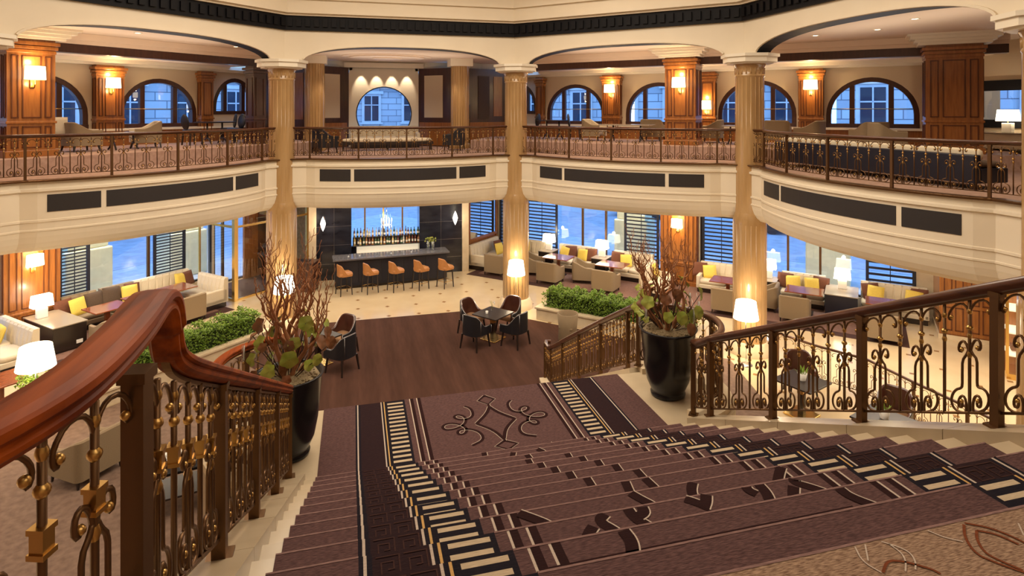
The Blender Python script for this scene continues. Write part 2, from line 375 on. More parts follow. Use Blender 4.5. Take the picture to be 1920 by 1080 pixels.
# --- balcony fronts: bowed cream parapet bands with three dark panels each
PROF = [(-0.30, 5.055), (0.0, 5.055), (0.0, 4.93), (0.05, 4.91), (0.05, 4.86), (0.0, 4.84), (0.0, 4.27), (0.025, 4.26), (0.025, 4.22), (0.0, 4.205),
        (0.0, 4.07), (0.018, 4.06), (0.018, 4.03), (0.0, 4.015), (-0.02, 3.91), (-0.06, 3.78), (-0.12, 3.67), (-0.20, 3.60), (-0.30, 3.57), (-0.40, 3.57), (-0.40, 4.6)]
LIPB = [(-0.12, 5.055), (0.075, 5.055), (0.085, 5.085), (0.06, 5.10), (-0.12, 5.10)]
for i, ang in enumerate(BAYS):
    mb = MB(); rings = []
    for t in LT:
        rings.append([Wg(ang, t, lip(t)-o)+(z,) for o, z in PROF])
    mb.loft(rings, 0, False, True, True)
    fr = S(mb.build('trim_%d' % (i+1), 'cream'))
    mb = MB(); mb.loft([[Wg(ang, t, lip(t)-o)+(z,) for o, z in LIPB] for t in LT]); mb.build('lip', 'bronze', fr)
    for a, b in ((-2.55, -1.65), (-1.55, 1.55), (1.65, 2.55)):
        mb = MB(); k = 12
        mb.loft([[Wg(ang, a+(b-a)*j/k, lip(a+(b-a)*j/k)-o)+(z,) for o, z in ((-0.02, 4.42), (0.012, 4.42), (0.012, 4.78), (-0.02, 4.78))] for j in range(k+1)])
        mb.build('panel', 'panel', fr)

# --- columns
def column(x, y, label, group='honey marble columns round the hall'):
    t = thing('column', label, 'column', (x, y, 0), math.atan2(y, x), group)
    MB().lathe([(0.56, 0), (0.56, 0.16), (0.52, 0.2), (0.50, 0.30), (0.46, 0.34)], 32).build('base', 'stone', t)
    pr = [(0.43, 0.3), (0.43, 3.50), (0.425, 3.62), (0.40, 3.70), (0.385, 3.78), (0.375, 3.80), (0.372, 5.0), (0.365, 7.45), (0.385, 7.47), (0.385, 7.50), (0.37, 7.52), (0.38, 7.70), (0.41, 7.76), (0.41, 7.80)]
    mb = MB(); mb.lathe(pr, 40)
    for k in range(20):                                             # reeds up the lower and upper shaft
        a = 2*PI*k/20
        mb.tube([(0.415*math.cos(a), 0.415*math.sin(a), 0.4), (0.415*math.cos(a), 0.415*math.sin(a), 3.48)], 0.022, 6)
        mb.tube([(0.356*math.cos(a), 0.356*math.sin(a), 3.85), (0.349*math.cos(a), 0.349*math.sin(a), 7.44)], 0.020, 6)
        mb.tube([(0.366*math.cos(a), 0.366*math.sin(a), 7.53), (0.37*math.cos(a), 0.37*math.sin(a), 7.70)], 0.022, 6)
    mb.build('shaft', 'column', t)
    mb = MB(); o8 = lambda r: [(r*math.cos(PI/8+k*PI/4), r*math.sin(PI/8+k*PI/4)) for k in range(8)]
    for r, a, b in ((0.60, 7.80, 7.84), (0.70, 7.84, 7.98), (0.76, 7.98, 8.06)): mb.prism(o8(r), a, b)
    mb.build('capital', 'white_trim', t)
    return t
R8 = 9.59
def vtx(a): a = math.radians(a); return R8*math.sin(a), R8*math.cos(a)
column(*vtx(-22.5), 'honey marble column just left of the bar, behind the curly willow pot')
column(*vtx(22.5), 'honey marble column just right of the bar, behind the four leather chairs')
column(*vtx(67.5), 'honey marble column rising behind the right stair handrail')
column(*vtx(112.5), 'honey marble column at the right picture edge, only its capital showing')
column(*vtx(-67.5), 'honey marble column at the left picture edge, only its capital showing')

# --- arcade walls over the columns, black frieze, cornice and cove (all eight sides)
def zarch(t):
    u = min(abs(t)/3.12, 1.0)
    return 8.04+0.47*(1-u**2.7)**0.55
AT = [-3.67, -3.4, -3.12, -3.11, -3.06, -2.98, -2.85, -2.65]+[-2.4+4.8*i/16 for i in range(17)]+[2.65, 2.85, 2.98, 3.06, 3.11, 3.12, 3.4, 3.67]
NI, NO = 8.60, 9.15
def oct_poly(n): return [Wg(a, n*math.tan(PI/8), n) for a in range(0, 360, 45)]
for i, ang in enumerate(range(0, 360, 45)):
    ang = ang if ang <= 180 else ang-360
    mb = MB(); wi = math.tan(PI/8)
    def P(t, n, z):
        tt = max(-n*wi, min(n*wi, t*n/AP)); return Wg(ang, tt, n)+(z,)
    for a, b in zip(AT[:-1], AT[1:]):
        za, zb = zarch(a), zarch(b)
        mb.add([P(a, NI, za), P(b, NI, zb), P(b, NI, 8.95), P(a, NI, 8.95)], [(0, 1, 2, 3)], 0)
        mb.add([P(a, NO, za), P(b, NO, zb), P(b, NO, 8.95), P(a, NO, 8.95)], [(0, 3, 2, 1)], 0)
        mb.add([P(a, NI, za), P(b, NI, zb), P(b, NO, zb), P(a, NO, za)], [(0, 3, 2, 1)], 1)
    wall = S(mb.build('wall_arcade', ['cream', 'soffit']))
    # moulded edge bead round the opening
    MB().sweep([(-0.02, -0.0), (0.035, -0.0), (0.035, 0.05), (-0.02, 0.05)], [P(t, NI-0.012, zarch(t)+0.01) for t in AT[3:-3]]).build('bead', 'cream', wall)
    mb = MB()
    def ring(n0, n1, z0, z1, m=0):
        a0, a1 = n0*wi, n1*wi
        q = [Wg(ang, -a0, n0), Wg(ang, a0, n0), Wg(ang, a1, n1), Wg(ang, -a1, n1)]
        mb.prism(q, z0, z1, m)
    ring(8.50, 8.80, 8.95, 9.38)
    L_ = 8.50*wi
    nd = 28
    for k in range(nd):
        tc = -L_+(k+0.5)*2*L_/nd
        q = [Wg(ang, tc-0.07, 8.44), Wg(ang, tc+0.07, 8.44), Wg(ang, tc+0.07, 8.51), Wg(ang, tc-0.07, 8.51)]
        mb.prism(q, 9.06, 9.30)
    S(mb.build('trim_frieze', 'black'))
    mb = MB()
    ring(8.42, 8.80, 9.38, 9.44); ring(8.30, 8.80, 9.44, 9.56); ring(8.36, 8.80, 9.56, 9.85); ring(8.26, 8.80, 9.85, 9.92); ring(8.38, 8.80, 9.92, 10.45); ring(8.2, 8.80, 10.45, 10.6)
    S(mb.build('trim_cornice', 'cream'))
    mb = MB(); mb.quad(Wg(ang, -8.3*wi, 8.3)+(10.6,), Wg(ang, 8.3*wi, 8.3)+(10.6,), Wg(ang, 7.4*wi, 7.4)+(11.5,), Wg(ang, -7.4*wi, 7.4)+(11.5,))
    S(mb.build('ceiling_cove', 'cream'))
ngon('ceiling', [oct_poly(8.6)], 11.5, 11.6, 'cream')

# --- gallery ceilings and the mahogany beam round them
def trap(ang, n0, n1, k0=None, k1=None):
    wi = math.tan(PI/8); a0, a1 = n0*wi, n1*wi
    return [Wg(ang, -a0, n0), Wg(ang, a0, n0), Wg(ang, a1, n1), Wg(ang, -a1, n1)]
ngon('ceiling_gallery', [trap(a, 9.0, 12.6) for a in (0, 45, 90, -45, -90, 135, 180, -135)]+[[Wg(22.5, 0, 13.6), Wg(45, -7.95, 14.8), (3.4, 15.8), (-3.4, 15.8), Wg(-45, 7.95, 14.8), Wg(-22.5, 0, 13.6)],
     [(12.6, 5.2), (18.8, 1.6), (18.8, -14), (12.6, -5.2)], [(-12.6, 5.2), (-12.6, -5.2), (-18.8, -14), (-18.8, 1.6)], [(-12.6, -5.2), (-5.2, -12.6), (5.2, -12.6), (12.6, -5.2), (18.8, -14), (-18.8, -14)]], 8.56, 8.70, 'ceil')
ngon('ceiling_outer', [[Wg(45, -5.6, 11.5), Wg(45, -5.6, 14.8), Wg(45, 9.6, 14.8), Wg(45, 9.6, 11.5)], [Wg(-45, 5.6, 11.5), Wg(-45, 5.6, 14.8), Wg(-45, -9.6, 14.8), Wg(-45, -9.6, 11.5)]], 8.17, 8.555, 'ceil')
for a, t0, t1 in ((45, -5.6, 9.6), (-45, -9.6, 5.6)):
    S(MB().prism([Wg(a, t0, 11.40), Wg(a, t1, 11.40), Wg(a, t1, 11.74), Wg(a, t0, 11.74)], 8.05, 8.28).build('trim_beam', 'wood_dark'))
    mb = MB(); mb.prism([Wg(a, t0, 11.34), Wg(a, t1, 11.34), Wg(a, t1, 11.5), Wg(a, t0, 11.5)], 8.28, 8.38); mb.prism([Wg(a, t0, 11.22), Wg(a, t1, 11.22), Wg(a, t1, 11.5), Wg(a, t0, 11.5)], 8.38, 8.555)
    S(mb.build('trim_beam_crown', 'ceil'))

# --- outer walls
def hexa(mb, ang, t0, t1, n0, n1, b0, b1, z1, m=0):
    q = lambda t, n, z: Wg(ang, t, n)+(z,)
    vs = [q(t0,n0,b0), q(t1,n0,b1), q(t1,n1,b1), q(t0,n1,b0), q(t0,n0,z1), q(t1,n0,z1), q(t1,n1,z1), q(t0,n1,z1)]
    mb.add(vs, [(0,1,2,3),(4,5,6,7),(0,1,5,4),(1,2,6,5),(2,3,7,6),(3,0,4,7)], m)
def arch_z(o, t):
    tc, hw, sill, spring, apex = o
    if spring is None: return apex
    u = max(-1, min(1, (t-tc)/hw)); return spring+(apex-spring)*math.sqrt(max(0, 1-u*u))
def wing_wall(name, ang, t0, t1, n, zb, zt, ops, m, th=0.3):
    mb = MB(); cur = t0
    for o in sorted(ops):
        tc, hw, sill, spring, apex = o
        if tc-hw > cur: hexa(mb, ang, cur, tc-hw, n, n+th, zb, zb, zt)
        if sill > zb: hexa(mb, ang, tc-hw, tc+hw, n, n+th, zb, zb, sill)
        k = 1 if spring is None else 18
        tt = [tc-hw*math.cos(PI*i/k) for i in range(k+1)]
        for a, b in zip(tt[:-1], tt[1:]): hexa(mb, ang, a, b, n, n+th, arch_z(o, a), arch_z(o, b), zt)
        cur = tc+hw
    if cur < t1: hexa(mb, ang, cur, t1, n, n+th, zb, zb, zt)
    return S(mb.build(name, m))
WN = [0]
def arch_window(ang, n, o, rod=True):
    tc, hw, sill, spring, apex = o
    WN[0] += 1
    w_ = bpy.data.objects.new('window_%d' % WN[0], None); COL.objects.link(w_); w_['kind'] = 'structure'
    x, y = Wg(ang, tc, n); w_.location = (x, y, 0); w_.rotation_euler = (0, 0, RZ(ang))
    fw = 0.15; k = 22
    def ell(hw_, top, base):
        return [(-hw_, base)]+[(-hw_*math.cos(PI*i/k), spring+(top-spring)*math.sin(PI*i/k)) for i in range(k+1)]+[(hw_, base)]
    a, b = ell(hw, apex, sill), ell(hw-fw, apex-fw, sill+0.12)
    mb = MB()
    rings = [[(p[0], -0.06, p[1]), (p[0], 0.14, p[1]), (q[0], 0.14, q[1]), (q[0], -0.06, q[1])] for p, q in zip(a, b)]
    mb.loft(rings, 0, False, True, True)
    mb.box(-hw, hw, -0.10, 0.14, sill, sill+0.13)
    mb.build('frame', 'wood_dark', w_)
    for sx in (-1, 1):
        xm = sx*hw*0.42; zt = spring+(apex-fw-spring)*math.sqrt(max(0, 1-(xm/(hw-fw))**2))
        MB().box(xm-0.075, xm+0.075, -0.03, 0.11, sill+0.12, zt+0.02).build('mullion', 'wood_dark', w_)
    if rod: MB().tube([(-hw+fw, -0.02, sill+0.62), (hw-fw, -0.02, sill+0.62)], 0.014, 6).build('brass_rod', 'brass', w_)
    mb = MB(); pts = b
    mb.add([(p[0], 0.04, p[1]) for p in pts], [tuple(range(len(pts)))]); mb.build('pane', 'glass', w_)
    return w_
def arch_op(tc, hw=1.32, sill=5.98, apex=7.64): return (tc, hw, sill, sill+0.42, apex)
opsR = [arch_op(t) for t in (-4.06, -0.53, 3.02, 6.57)]+[(-6.72, 0.86, 6.40, 6.62, 7.74)]
opsL = [arch_op(t) for t in (3.20, -0.33, -3.86, -7.4)]+[(6.06, 0.92, 6.40, 6.62, 7.78)]
wing_wall('wall_gallery_right', 45, -7.95, 9.9, 14.5, 5.0, 8.6, opsR, 'wallp')
wing_wall('wall_gallery_left', -45, -12.2, 7.95, 14.5, 5.0, 8.6, opsL, 'wallp')
for o in opsR: arch_window(45, 14.58, o, o[1] > 1)
for o in opsL: arch_window(-45, 14.58, o, o[1] > 1)
# white window benches, wood dado and crown moulding along the gallery walls
for ang, a, b in ((45, -7.9, 8.2), (-45, -8.2, 7.9)):
    mb = MB(); hexa(mb, ang, a, b, 14.30, 14.5, PL, PL, 5.90); S(mb.build('baseboard_gallery', 'wood'))
    mb = MB(); hexa(mb, ang, a, b, 14.22, 14.5, 5.90, 5.90, 5.97); S(mb.build('trim_sill', 'white_trim'))
    mb = MB(); hexa(mb, ang, a, b, 14.30, 14.5, 7.98, 7.98, 8.06); hexa(mb, ang, a, b, 14.12, 14.5, 8.06, 8.06, 8.17); S(mb.build('trim_crown', 'white_trim'))
# lower window walls: (centre, half width, sill, None, head)
lowR = [(-4.05, 3.70, 0.35, None, 3.45), (4.43, 3.37, 0.35, None, 3.45)]
lowL = [(2.62, 2.5, 0.35, None, 3.45), (6.25, 1.05, 0.03, None, 3.45), (-4.6, 3.2, 0.35, None, 3.45)]
wing_wall('wall_lounge_right', 45, -7.95, 12.2, 14.5, 0, 5.0, lowR, 'stone')
wing_wall('wall_lounge_left', -45, -12.2, 7.95, 14.5, 0, 5.0, lowL, 'stone')
def low_window(ang, o, mulls):
    WN[0] += 1; tc, hw, sill, _, head = o
    w_ = bpy.data.objects.new('window_%d' % WN[0], None); COL.objects.link(w_); w_['kind'] = 'structure'
    x, y = Wg(ang, tc, 14.6); w_.location = (x, y, 0); w_.rotation_euler = (0, 0, RZ(ang))
    MB().box(-hw, hw, 0, 0.012, sill, head).build('pane', 'glass', w_)
    for t in mulls: MB().box(t-tc-0.035, t-tc+0.035, -0.05, 0.05, sill, head).build('mullion', 'bronze', w_)
    mb = MB()
    for q in ((-hw, -hw+0.06, sill, head), (hw-0.06, hw, sill, head)): mb.box(q[0], q[1], -0.06, 0.06, q[2], q[3])
    mb.box(-hw, hw, -0.06, 0.06, sill, sill+0.06); mb.box(-hw, hw, -0.06, 0.06, head-0.06, head); mb.build('frame', 'espresso', w_)
low_window(45, lowR[0], (-3.75, -2.72)); low_window(45, lowR[1], (4.06, 5.07))
low_window(-45, lowL[0], (2.86,)); low_window(-45, lowL[1], (5.6,)); low_window(-45, lowL[2], (-5.2, -4.2))
# closing walls outside the picture
mb = MB(); mb.box(18.7, 19, -14, 1.9, 0, 8.7); S(mb.build('wall_right', 'wallp'))
mb = MB(); mb.box(-19, -18.7, -14, 1.9, 0, 8.7); S(mb.build('wall_left', 'wallp'))
mb = MB(); mb.box(-19, 19, -14.3, -14, 0, 8.7); S(mb.build('wall_back', 'wallp'))
# --- bar bay, ground floor
mb = MB()
mb.box(-2.95, -1.65, 13.7, 14.5, 0, 3.83); mb.box(0.98, 2.70, 13.7, 14.5, 0, 3.83); mb.box(-1.65, 0.98, 14.3, 14.5, 0, 1.12); mb.box(-1.65, 0.98, 14.3, 14.5, 3.3, 3.83)
S(mb.build('wall_bar', 'blackmarble'))
mb = MB()
for k in range(4):                                                  # slab joints catch the light
    mb.box(-2.95, -1.65, 13.694, 13.70, 0.62+0.72*k, 0.626+0.72*k); mb.box(0.98, 2.70, 13.694, 13.70, 0.62+0.72*k, 0.626+0.72*k)
mb.box(-2.30, -2.294, 13.694, 13.7, 0, 3.8); mb.box(1.84, 1.846, 13.694, 13.7, 0, 3.8)
S(mb.build('trim_bar_joint', 'silver'))
mb = MB(); mb.box(2.70, 2.96, 13.58, 14.6, 0, 3.83); mb.box(-3.22, -2.95, 13.58, 14.6, 0, 3.83); S(mb.build('trim_bar_jamb', 'stone'))
WN[0] += 1
wb = S(bpy.data.objects.new('window_%d' % WN[0], None)); COL.objects.link(wb)
MB().box(-1.65, 0.98, 14.40, 14.41, 1.12, 3.3).build('pane', 'glass', wb)
for x in (-1.13, -0.40, 0.36): MB().box(x-0.03, x+0.03, 14.36, 14.45, 1.12, 3.3).build('mullion', 'brass', wb)
# wedge walls joining the bar bay to the window wings
def wedge(sgn):
    ang = 45*sgn; t = -7.9*sgn
    mb = MB(); a, b = (t-0.14, t) if sgn > 0 else (t, t+0.14)
    hexa(mb, ang, a, b, 12.1, 14.6, 0, 0, 5.0); S(mb.build('wall_wedge', 'wood'))
    mb = MB(); hexa(mb, ang, min(t, t+0.05*sgn), max(t, t+0.05*sgn), 12.1, 14.5, 0, 0, 0.18); S(mb.build('baseboard_wedge', 'stone'))
    mb = MB(); hexa(mb, ang, a, b, 12.1, 14.6, 5.0, 5.0, 8.6); S(mb.build('wall_wedge_upper', 'wallp'))
wedge(1); wedge(-1)
# --- bar bay, gallery: white niche with a round window between splayed wood panels
def splay(p, q, z0, z1, th, name, m):
    p, q = Vector(p), Vector(q); d = (q-p).normalized(); nn = Vector((-d.y, d.x))
    if nn.y < 0: nn = -nn
    mb = MB(); mb.prism([tuple(p), tuple(q), tuple(q+nn*th), tuple(p+nn*th)], z0, z1); return S(mb.build(name, m))
CX0 = -0.34
mb = MB(); k = 40; R_ = 1.14; zc = 6.40
outer = []
for i in range(k):                                                  # square wall with a circular opening
    a = 2*PI*(i+0.5)/k; c_, s_ = math.cos(a), math.sin(a)
    q = min(1.42/abs(c_) if abs(c_) > 1e-6 else 9, (8.6-zc)/s_ if s_ > 1e-6 else 9, (zc-5.0)/-s_ if s_ < -1e-6 else 9)
    outer.append((CX0+c_*q, zc+s_*q))
inn = [(CX0+R_*math.cos(2*PI*(i+0.5)/k), zc+R_*math.sin(2*PI*(i+0.5)/k)) for i in range(k)]
for i in range(k):
    j = (i+1) % k
    mb.add([(outer[i][0], 15, outer[i][1]), (outer[j][0], 15, outer[j][1]), (inn[j][0], 15, inn[j][1]), (inn[i][0], 15, inn[i][1]), (inn[i][0], 15.3, inn[i][1]), (inn[j][0], 15.3, inn[j][1])], [(0, 1, 2, 3), (3, 2, 5, 4)])
mb.box(CX0-1.45, CX0-1.28, 15, 15.3, 8.2, 8.6); mb.box(CX0+1.28, CX0+1.45, 15, 15.3, 8.2, 8.6); mb.box(CX0-1.45, CX0-1.2, 15, 15.3, 5, 5.2); mb.box(CX0+1.2, CX0+1.45, 15, 15.3, 5, 5.2)
S(mb.build('wall_niche', 'white_trim'))
WN[0] += 1
wo = S(bpy.data.objects.new('window_%d' % WN[0], None)); COL.objects.link(wo); wo.location = (CX0, 15.1, zc)
MB().tube([(R_*math.cos(2*PI*i/48), -0.05, R_*math.sin(2*PI*i/48)) for i in range(48)], 0.045, 6, closed=True).build('frame', 'espresso', wo)
mb = MB(); mb.add([(R_*math.cos(2*PI*i/48), 0.05, R_*math.sin(2*PI*i/48)) for i in range(48)], [tuple(range(48))]); mb.build('pane', 'glass', wo)
def wood_splay(p, q, panels):
    w_ = splay(p, q, 5.0, 8.30, 0.2, 'wall_splay', 'wood_dark')
    p, q = Vector(p), Vector(q); d = (q-p); L_ = d.length; d.normalize(); nn = Vector((d.y, -d.x))
    if nn.y > 0: nn = -nn
    for a, b, z0, z1, m in panels:
        A, B = p+d*a*L_, p+d*b*L_
        mb = MB(); mb.prism([tuple(A), tuple(B), tuple(B+nn*0.02), tuple(A+nn*0.02)], z0, z1); mb.build('panel', m, w_)
wood_splay((-3.35, 13.75), (CX0-1.42, 15.0), [(0.22, 0.78, 6.25, 8.0, 'wallp'), (0.05, 0.95, 5.1, 6.05, 'wood')])
wood_splay((CX0+1.42, 15.0), (2.35, 13.9), [(0.18, 0.72, 6.25, 8.0, 'wallp'), (0.03, 0.97, 5.1, 6.05, 'wood')])
wood_splay((2.35, 13.9), (4.9, 14.9), [(0.08, 0.26, 6.9, 8.0, 'wallp'), (0.05, 0.30, 6.2, 6.8, 'darkglass'), (0.45, 0.66, 6.2, 8.0, 'brown_fab'), (0.74, 0.9, 6.3, 8.0, 'wood'), (0.3, 0.97, 5.1, 6.05, 'wood')])
wood_splay((-4.9, 14.9), (-3.35, 13.75), [(0.1, 0.45, 6.2, 8.0, 'wood'), (0.55, 0.95, 6.2, 8.0, 'wood')])
mb = MB(); mb.box(CX0-1.6, CX0+1.6, 14.75, 15.0, 8.3, 8.5); mb.box(-3.4, 4.9, 14.9, 15.2, 8.3, 8.6); S(mb.build('trim_niche_crown', 'white_trim'))
for x in (-0.35,):
    mb = MB()
    for r, z in ((1.5, 8.54), (1.25, 8.50), (0.5, 8.47)): mb.lathe([(r, 0), (r, 0.06)], 40, (x, 12.4, z), 0, False, sx=1.1, sy=0.8)
    S(mb.build('ceiling_rosette', 'ceil'))
for i in range(4):
    x = CX0-0.93+0.62*i
    spot('niche_spot', (x, 14.66, 8.28), 60, 0.85, WARM, (0.42, 0, 0), 0.03)
# --- stairs: upper flight, landing, lower flight
NOS = lambda k: -4.42-0.34*k
LZ = 2.833
prof = [(-8.86, 0.0), (-8.86, 5.06), (-8.84, 5.06)]
for k in range(13, -1, -1):
    zt = LZ+0.16*(k+1) if k < 13 else 5.06
    prof += [(NOS(k), zt-0.001), (NOS(k), LZ+0.16*k)]
prof += [(-2.715, LZ)]
for j in range(18):
    prof += [(-2.715+0.31*j, LZ-LZ/18*(j+1))]
    if j < 17: prof += [(-2.715+0.31*(j+1), LZ-LZ/18*(j+1))]
def extrude_x(mb, pr, x0, x1):
    n = len(pr); vs = [(x0, y, z) for y, z in pr]+[(x1, y, z) for y, z in pr]
    mb.add(vs, [tuple(range(n)), tuple(range(2*n-1, n-1, -1))]+[(i, n+i, n+(i+1)%n, (i+1)%n) for i in range(n)])
mb = MB(); extrude_x(mb, prof, -2.32, 2.47)
for xe, sx in ((2.47, 1), (-2.32, -1)): mb.prism([(xe+sx*0.80*math.cos(-PI/2+PI*i/30), -3.38+0.85*math.sin(-PI/2+PI*i/30)) for i in range(31)], 0, LZ)
S(mb.build('staircase', 'stair_stone'))
def pitch(y): return 2.993+(-4.42-y)*0.16/0.34
def pitch2(y): return LZ-(y+2.715)*0.508
for side, x0, x1 in (('left', -2.34, -2.02), ('right', 2.20, 2.50)):
    mb = MB()
    for a, b in ((-8.95, -8.2), (-8.2, -7.4), (-7.4, -6.6), (-6.6, -5.8), (-5.8, -5.0), (-5.0, -4.25)):
        vs = []
        for yy in (a, b-0.006):
            for xx, dz in ((x0, -0.3), (x1, -0.3), (x1, 0.05), (x0, 0.05)): vs.append((xx, yy, min(pitch(yy), 5.073)+dz))
        mb.add(vs, [(0, 1, 2, 3), (4, 7, 6, 5), (0, 4, 5, 1), (1, 5, 6, 2), (2, 6, 7, 3), (3, 7, 4, 0)])
    S(mb.build('trim_curb_%s' % side, 'stair_stone'))
def flare(y, x0): return x0+math.copysign(0.55, x0)*max(0.0, (y+2.7)/6.1)**1.6
for side, xc in (('left', -2.28), ('right', 2.38)):
    mb = MB(); sg = 1 if xc > 0 else -1
    mb.sweep([(-0.13, 0), (0.13, 0), (0.13, 0.075), (-0.13, 0.075)], [(xc+sg*0.72*math.sin(a), -3.38-0.72*math.cos(a), LZ) for a in [PI*i/24 for i in range(25)]])
    path = [(flare(y, xc), y, pitch2(y)+0.02) for y in [-2.66+5.2*i/12 for i in range(13)]]+[(flare(2.95, xc), 2.95, 0.02), (flare(3.4, xc), 3.4, 0.02)]
    mb.sweep([(-0.14, -0.4), (0.14, -0.4), (0.14, 0.05), (-0.14, 0.05)], path)
    S(mb.build('trim_landing_curb_%s' % side, 'stone'))
# ------------------------------------------------------------------ stair carpet, its woven pattern draped over landing and steps
UX = 0.055
HALFB = [(0, .785, 0), (.785, .825, 6), (.825, .837, 4), (.837, .875, 0), (.875, .915, 6), (.915, .927, 4), (.927, .985, 0), (.985, 1.012, 2), (1.012, 1.205, -1),
         (1.205, 1.237, 2), (1.237, 1.250, 5), (1.250, 1.272, 2), (1.272, 1.285, 4), (1.285, 1.535, 1), (1.535, 1.558, 2), (1.558, 1.572, 4), (1.572, 1.592, 2), (1.592, 1.97, 0)]
BANDS = [(-b, -a, m) for a, b, m in reversed(HALFB)]+HALFB
CM = ['c_mauve', 'c_dark', 'c_black', 'c_cream', 'c_white', 'c_gold', 'c_brown', 'c_key', 'c_nosing_lit']
EPS = 0.008
sc = MB()
def cpt_piece(p0, p1, plain=False, ph=0.0, per=0.094):              # p = (y, z); bands across, ladder bars along
    L_ = math.hypot(p1[0]-p0[0], p1[1]-p0[1])
    def at(u, f): return (UX+u, p0[0]+(p1[0]-p0[0])*f, p0[1]+(p1[1]-p0[1])*f)
    for a, b, m in BANDS:
        if m >= 0:
            if plain and abs(a+b)/2 < 0.98: m = 0
            sc.quad(at(a, 0), at(b, 0), at(b, 1), at(a, 1), m)
        else:
            hp = per/2; i0 = int(math.floor(ph/hp)); i = i0; f = 0.0
            while f < L_-1e-6:
                nxt = min(L_, (i+1)*hp-ph+(0.12*hp if i % 2 == 0 else 0))
                if nxt > f: sc.quad(at(a, f/L_), at(b, f/L_), at(b, nxt/L_), at(a, nxt/L_), 3 if i % 2 else 2)
                f = max(f, nxt); i += 1
FRONT = -2.715
cpt_piece((FRONT+EPS, LZ-0.12), (FRONT+EPS, LZ+EPS)); cpt_piece((FRONT+EPS, LZ+EPS), (NOS(0), LZ+EPS), per=0.092)
for k in range(14):
    z0 = LZ+0.16*k; z1 = z0+0.16
    if k < 13:
        cpt_piece((NOS(k)+EPS, z0+EPS), (NOS(k)+EPS, z1+EPS), k == 12, 0.02)
        cpt_piece((NOS(k)+EPS, z1+EPS), (NOS(k+1)+EPS, z1+EPS), k == 12, 0.020, 0.072)
    else:
        cpt_piece((NOS(k)+EPS, z0+EPS), (NOS(k)+EPS, UP+0.012), True, 0.02)
def smooth_line(pts, it=2):
    pts = [Vector(p) for p in pts]
    for _ in range(it):
        q = [pts[0]]
        for a, b in zip(pts[:-1], pts[1:]): q += [a*0.75+b*0.25, a*0.25+b*0.75]
        pts = q+[pts[-1]]
    return pts
def ribbon(mb, pts, z, wd, m, off=0.0, dz=0.003):
    pts = [Vector((p[0], p[1])) for p in pts]; n = len(pts); L_, R_2 = [], []
    for i, p in enumerate(pts):
        d = (pts[min(i+1, n-1)]-pts[max(i-1, 0)])
        d = d.normalized() if d.length > 1e-9 else Vector((0, 1)); nn = Vector((-d.y, d.x))
        L_.append((*(p+nn*(off+wd/2)), z+dz)); R_2.append((*(p+nn*(off-wd/2)), z+dz))
    for i in range(n-1): mb.quad(L_[i], L_[i+1], R_2[i+1], R_2[i], m)
_ln = [0]
def line2(mb, pts, z, it=2, wd=0.030, side=1, edge=0.006):
    q = smooth_line(pts, it)
    _ln[0] += 1; d_ = 0.0012*(_ln[0] % 5)
    ribbon(mb, q, z, wd, 6, 0.0, 0.002+d_*.5)
    if edge: ribbon(mb, q, z, edge, 4, side*(wd/2+edge/2), 0.0023+d_*.5)
for k in range(14):                                                 # rounded pile along every nosing, edge highlight put into its lighter colour
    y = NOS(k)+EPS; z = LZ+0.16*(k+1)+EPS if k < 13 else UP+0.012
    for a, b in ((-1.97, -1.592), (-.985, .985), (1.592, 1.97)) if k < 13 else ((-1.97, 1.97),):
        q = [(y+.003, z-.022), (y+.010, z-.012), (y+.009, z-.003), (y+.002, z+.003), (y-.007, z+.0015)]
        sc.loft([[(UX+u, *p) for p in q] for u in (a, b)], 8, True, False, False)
z_l = LZ+EPS; mx_ = 0.083
for pl in ([(0, -2.866), (.103, -2.985), (0, -3.105), (-.103, -2.985), (0, -2.866)], [(0, -3.965), (.12, -4.055), (0, -4.147), (-.12, -4.055), (0, -3.965)]):
    line2(sc, [(mx_+x, y) for x, y in pl], z_l, 0, 0.034)
big = [(0, -3.17), (.07, -3.33), (.235, -3.53)], [(.235, -3.53), (.07, -3.72), (0, -3.93)], [(0, -3.93), (-.07, -3.72), (-.235, -3.53)], [(-.235, -3.53), (-.07, -3.33), (0, -3.17)]
for pl in big: line2(sc, [(mx_+x, y) for x, y in pl], z_l, 2, 0.042)
line2(sc, [(mx_, -3.10), (mx_, -3.18)], z_l, 0); line2(sc, [(mx_, -3.92), (mx_, -3.97)], z_l, 0)
SWIRL = [(.30, -3.075), (.245, -3.132), (.225, -3.232), (.245, -3.35), (.333, -3.405), (.44, -3.375), (.475, -3.30), (.42, -3.26), (.35, -3.31), (.335, -3.40), (.37, -3.50), (.47, -3.575), (.60, -3.585), (.645, -3.515), (.60, -3.445),
         (.50, -3.445), (.40, -3.52), (.36, -3.63), (.42, -3.725), (.49, -3.70), (.47, -3.615), (.36, -3.61), (.26, -3.68), (.215, -3.79), (.235, -3.90), (.37, -3.97)]
line2(sc, [(mx_+x, y) for x, y in SWIRL], z_l, 2, 0.036); line2(sc, [(mx_-x, y) for x, y in SWIRL], z_l, 2, 0.036, -1)
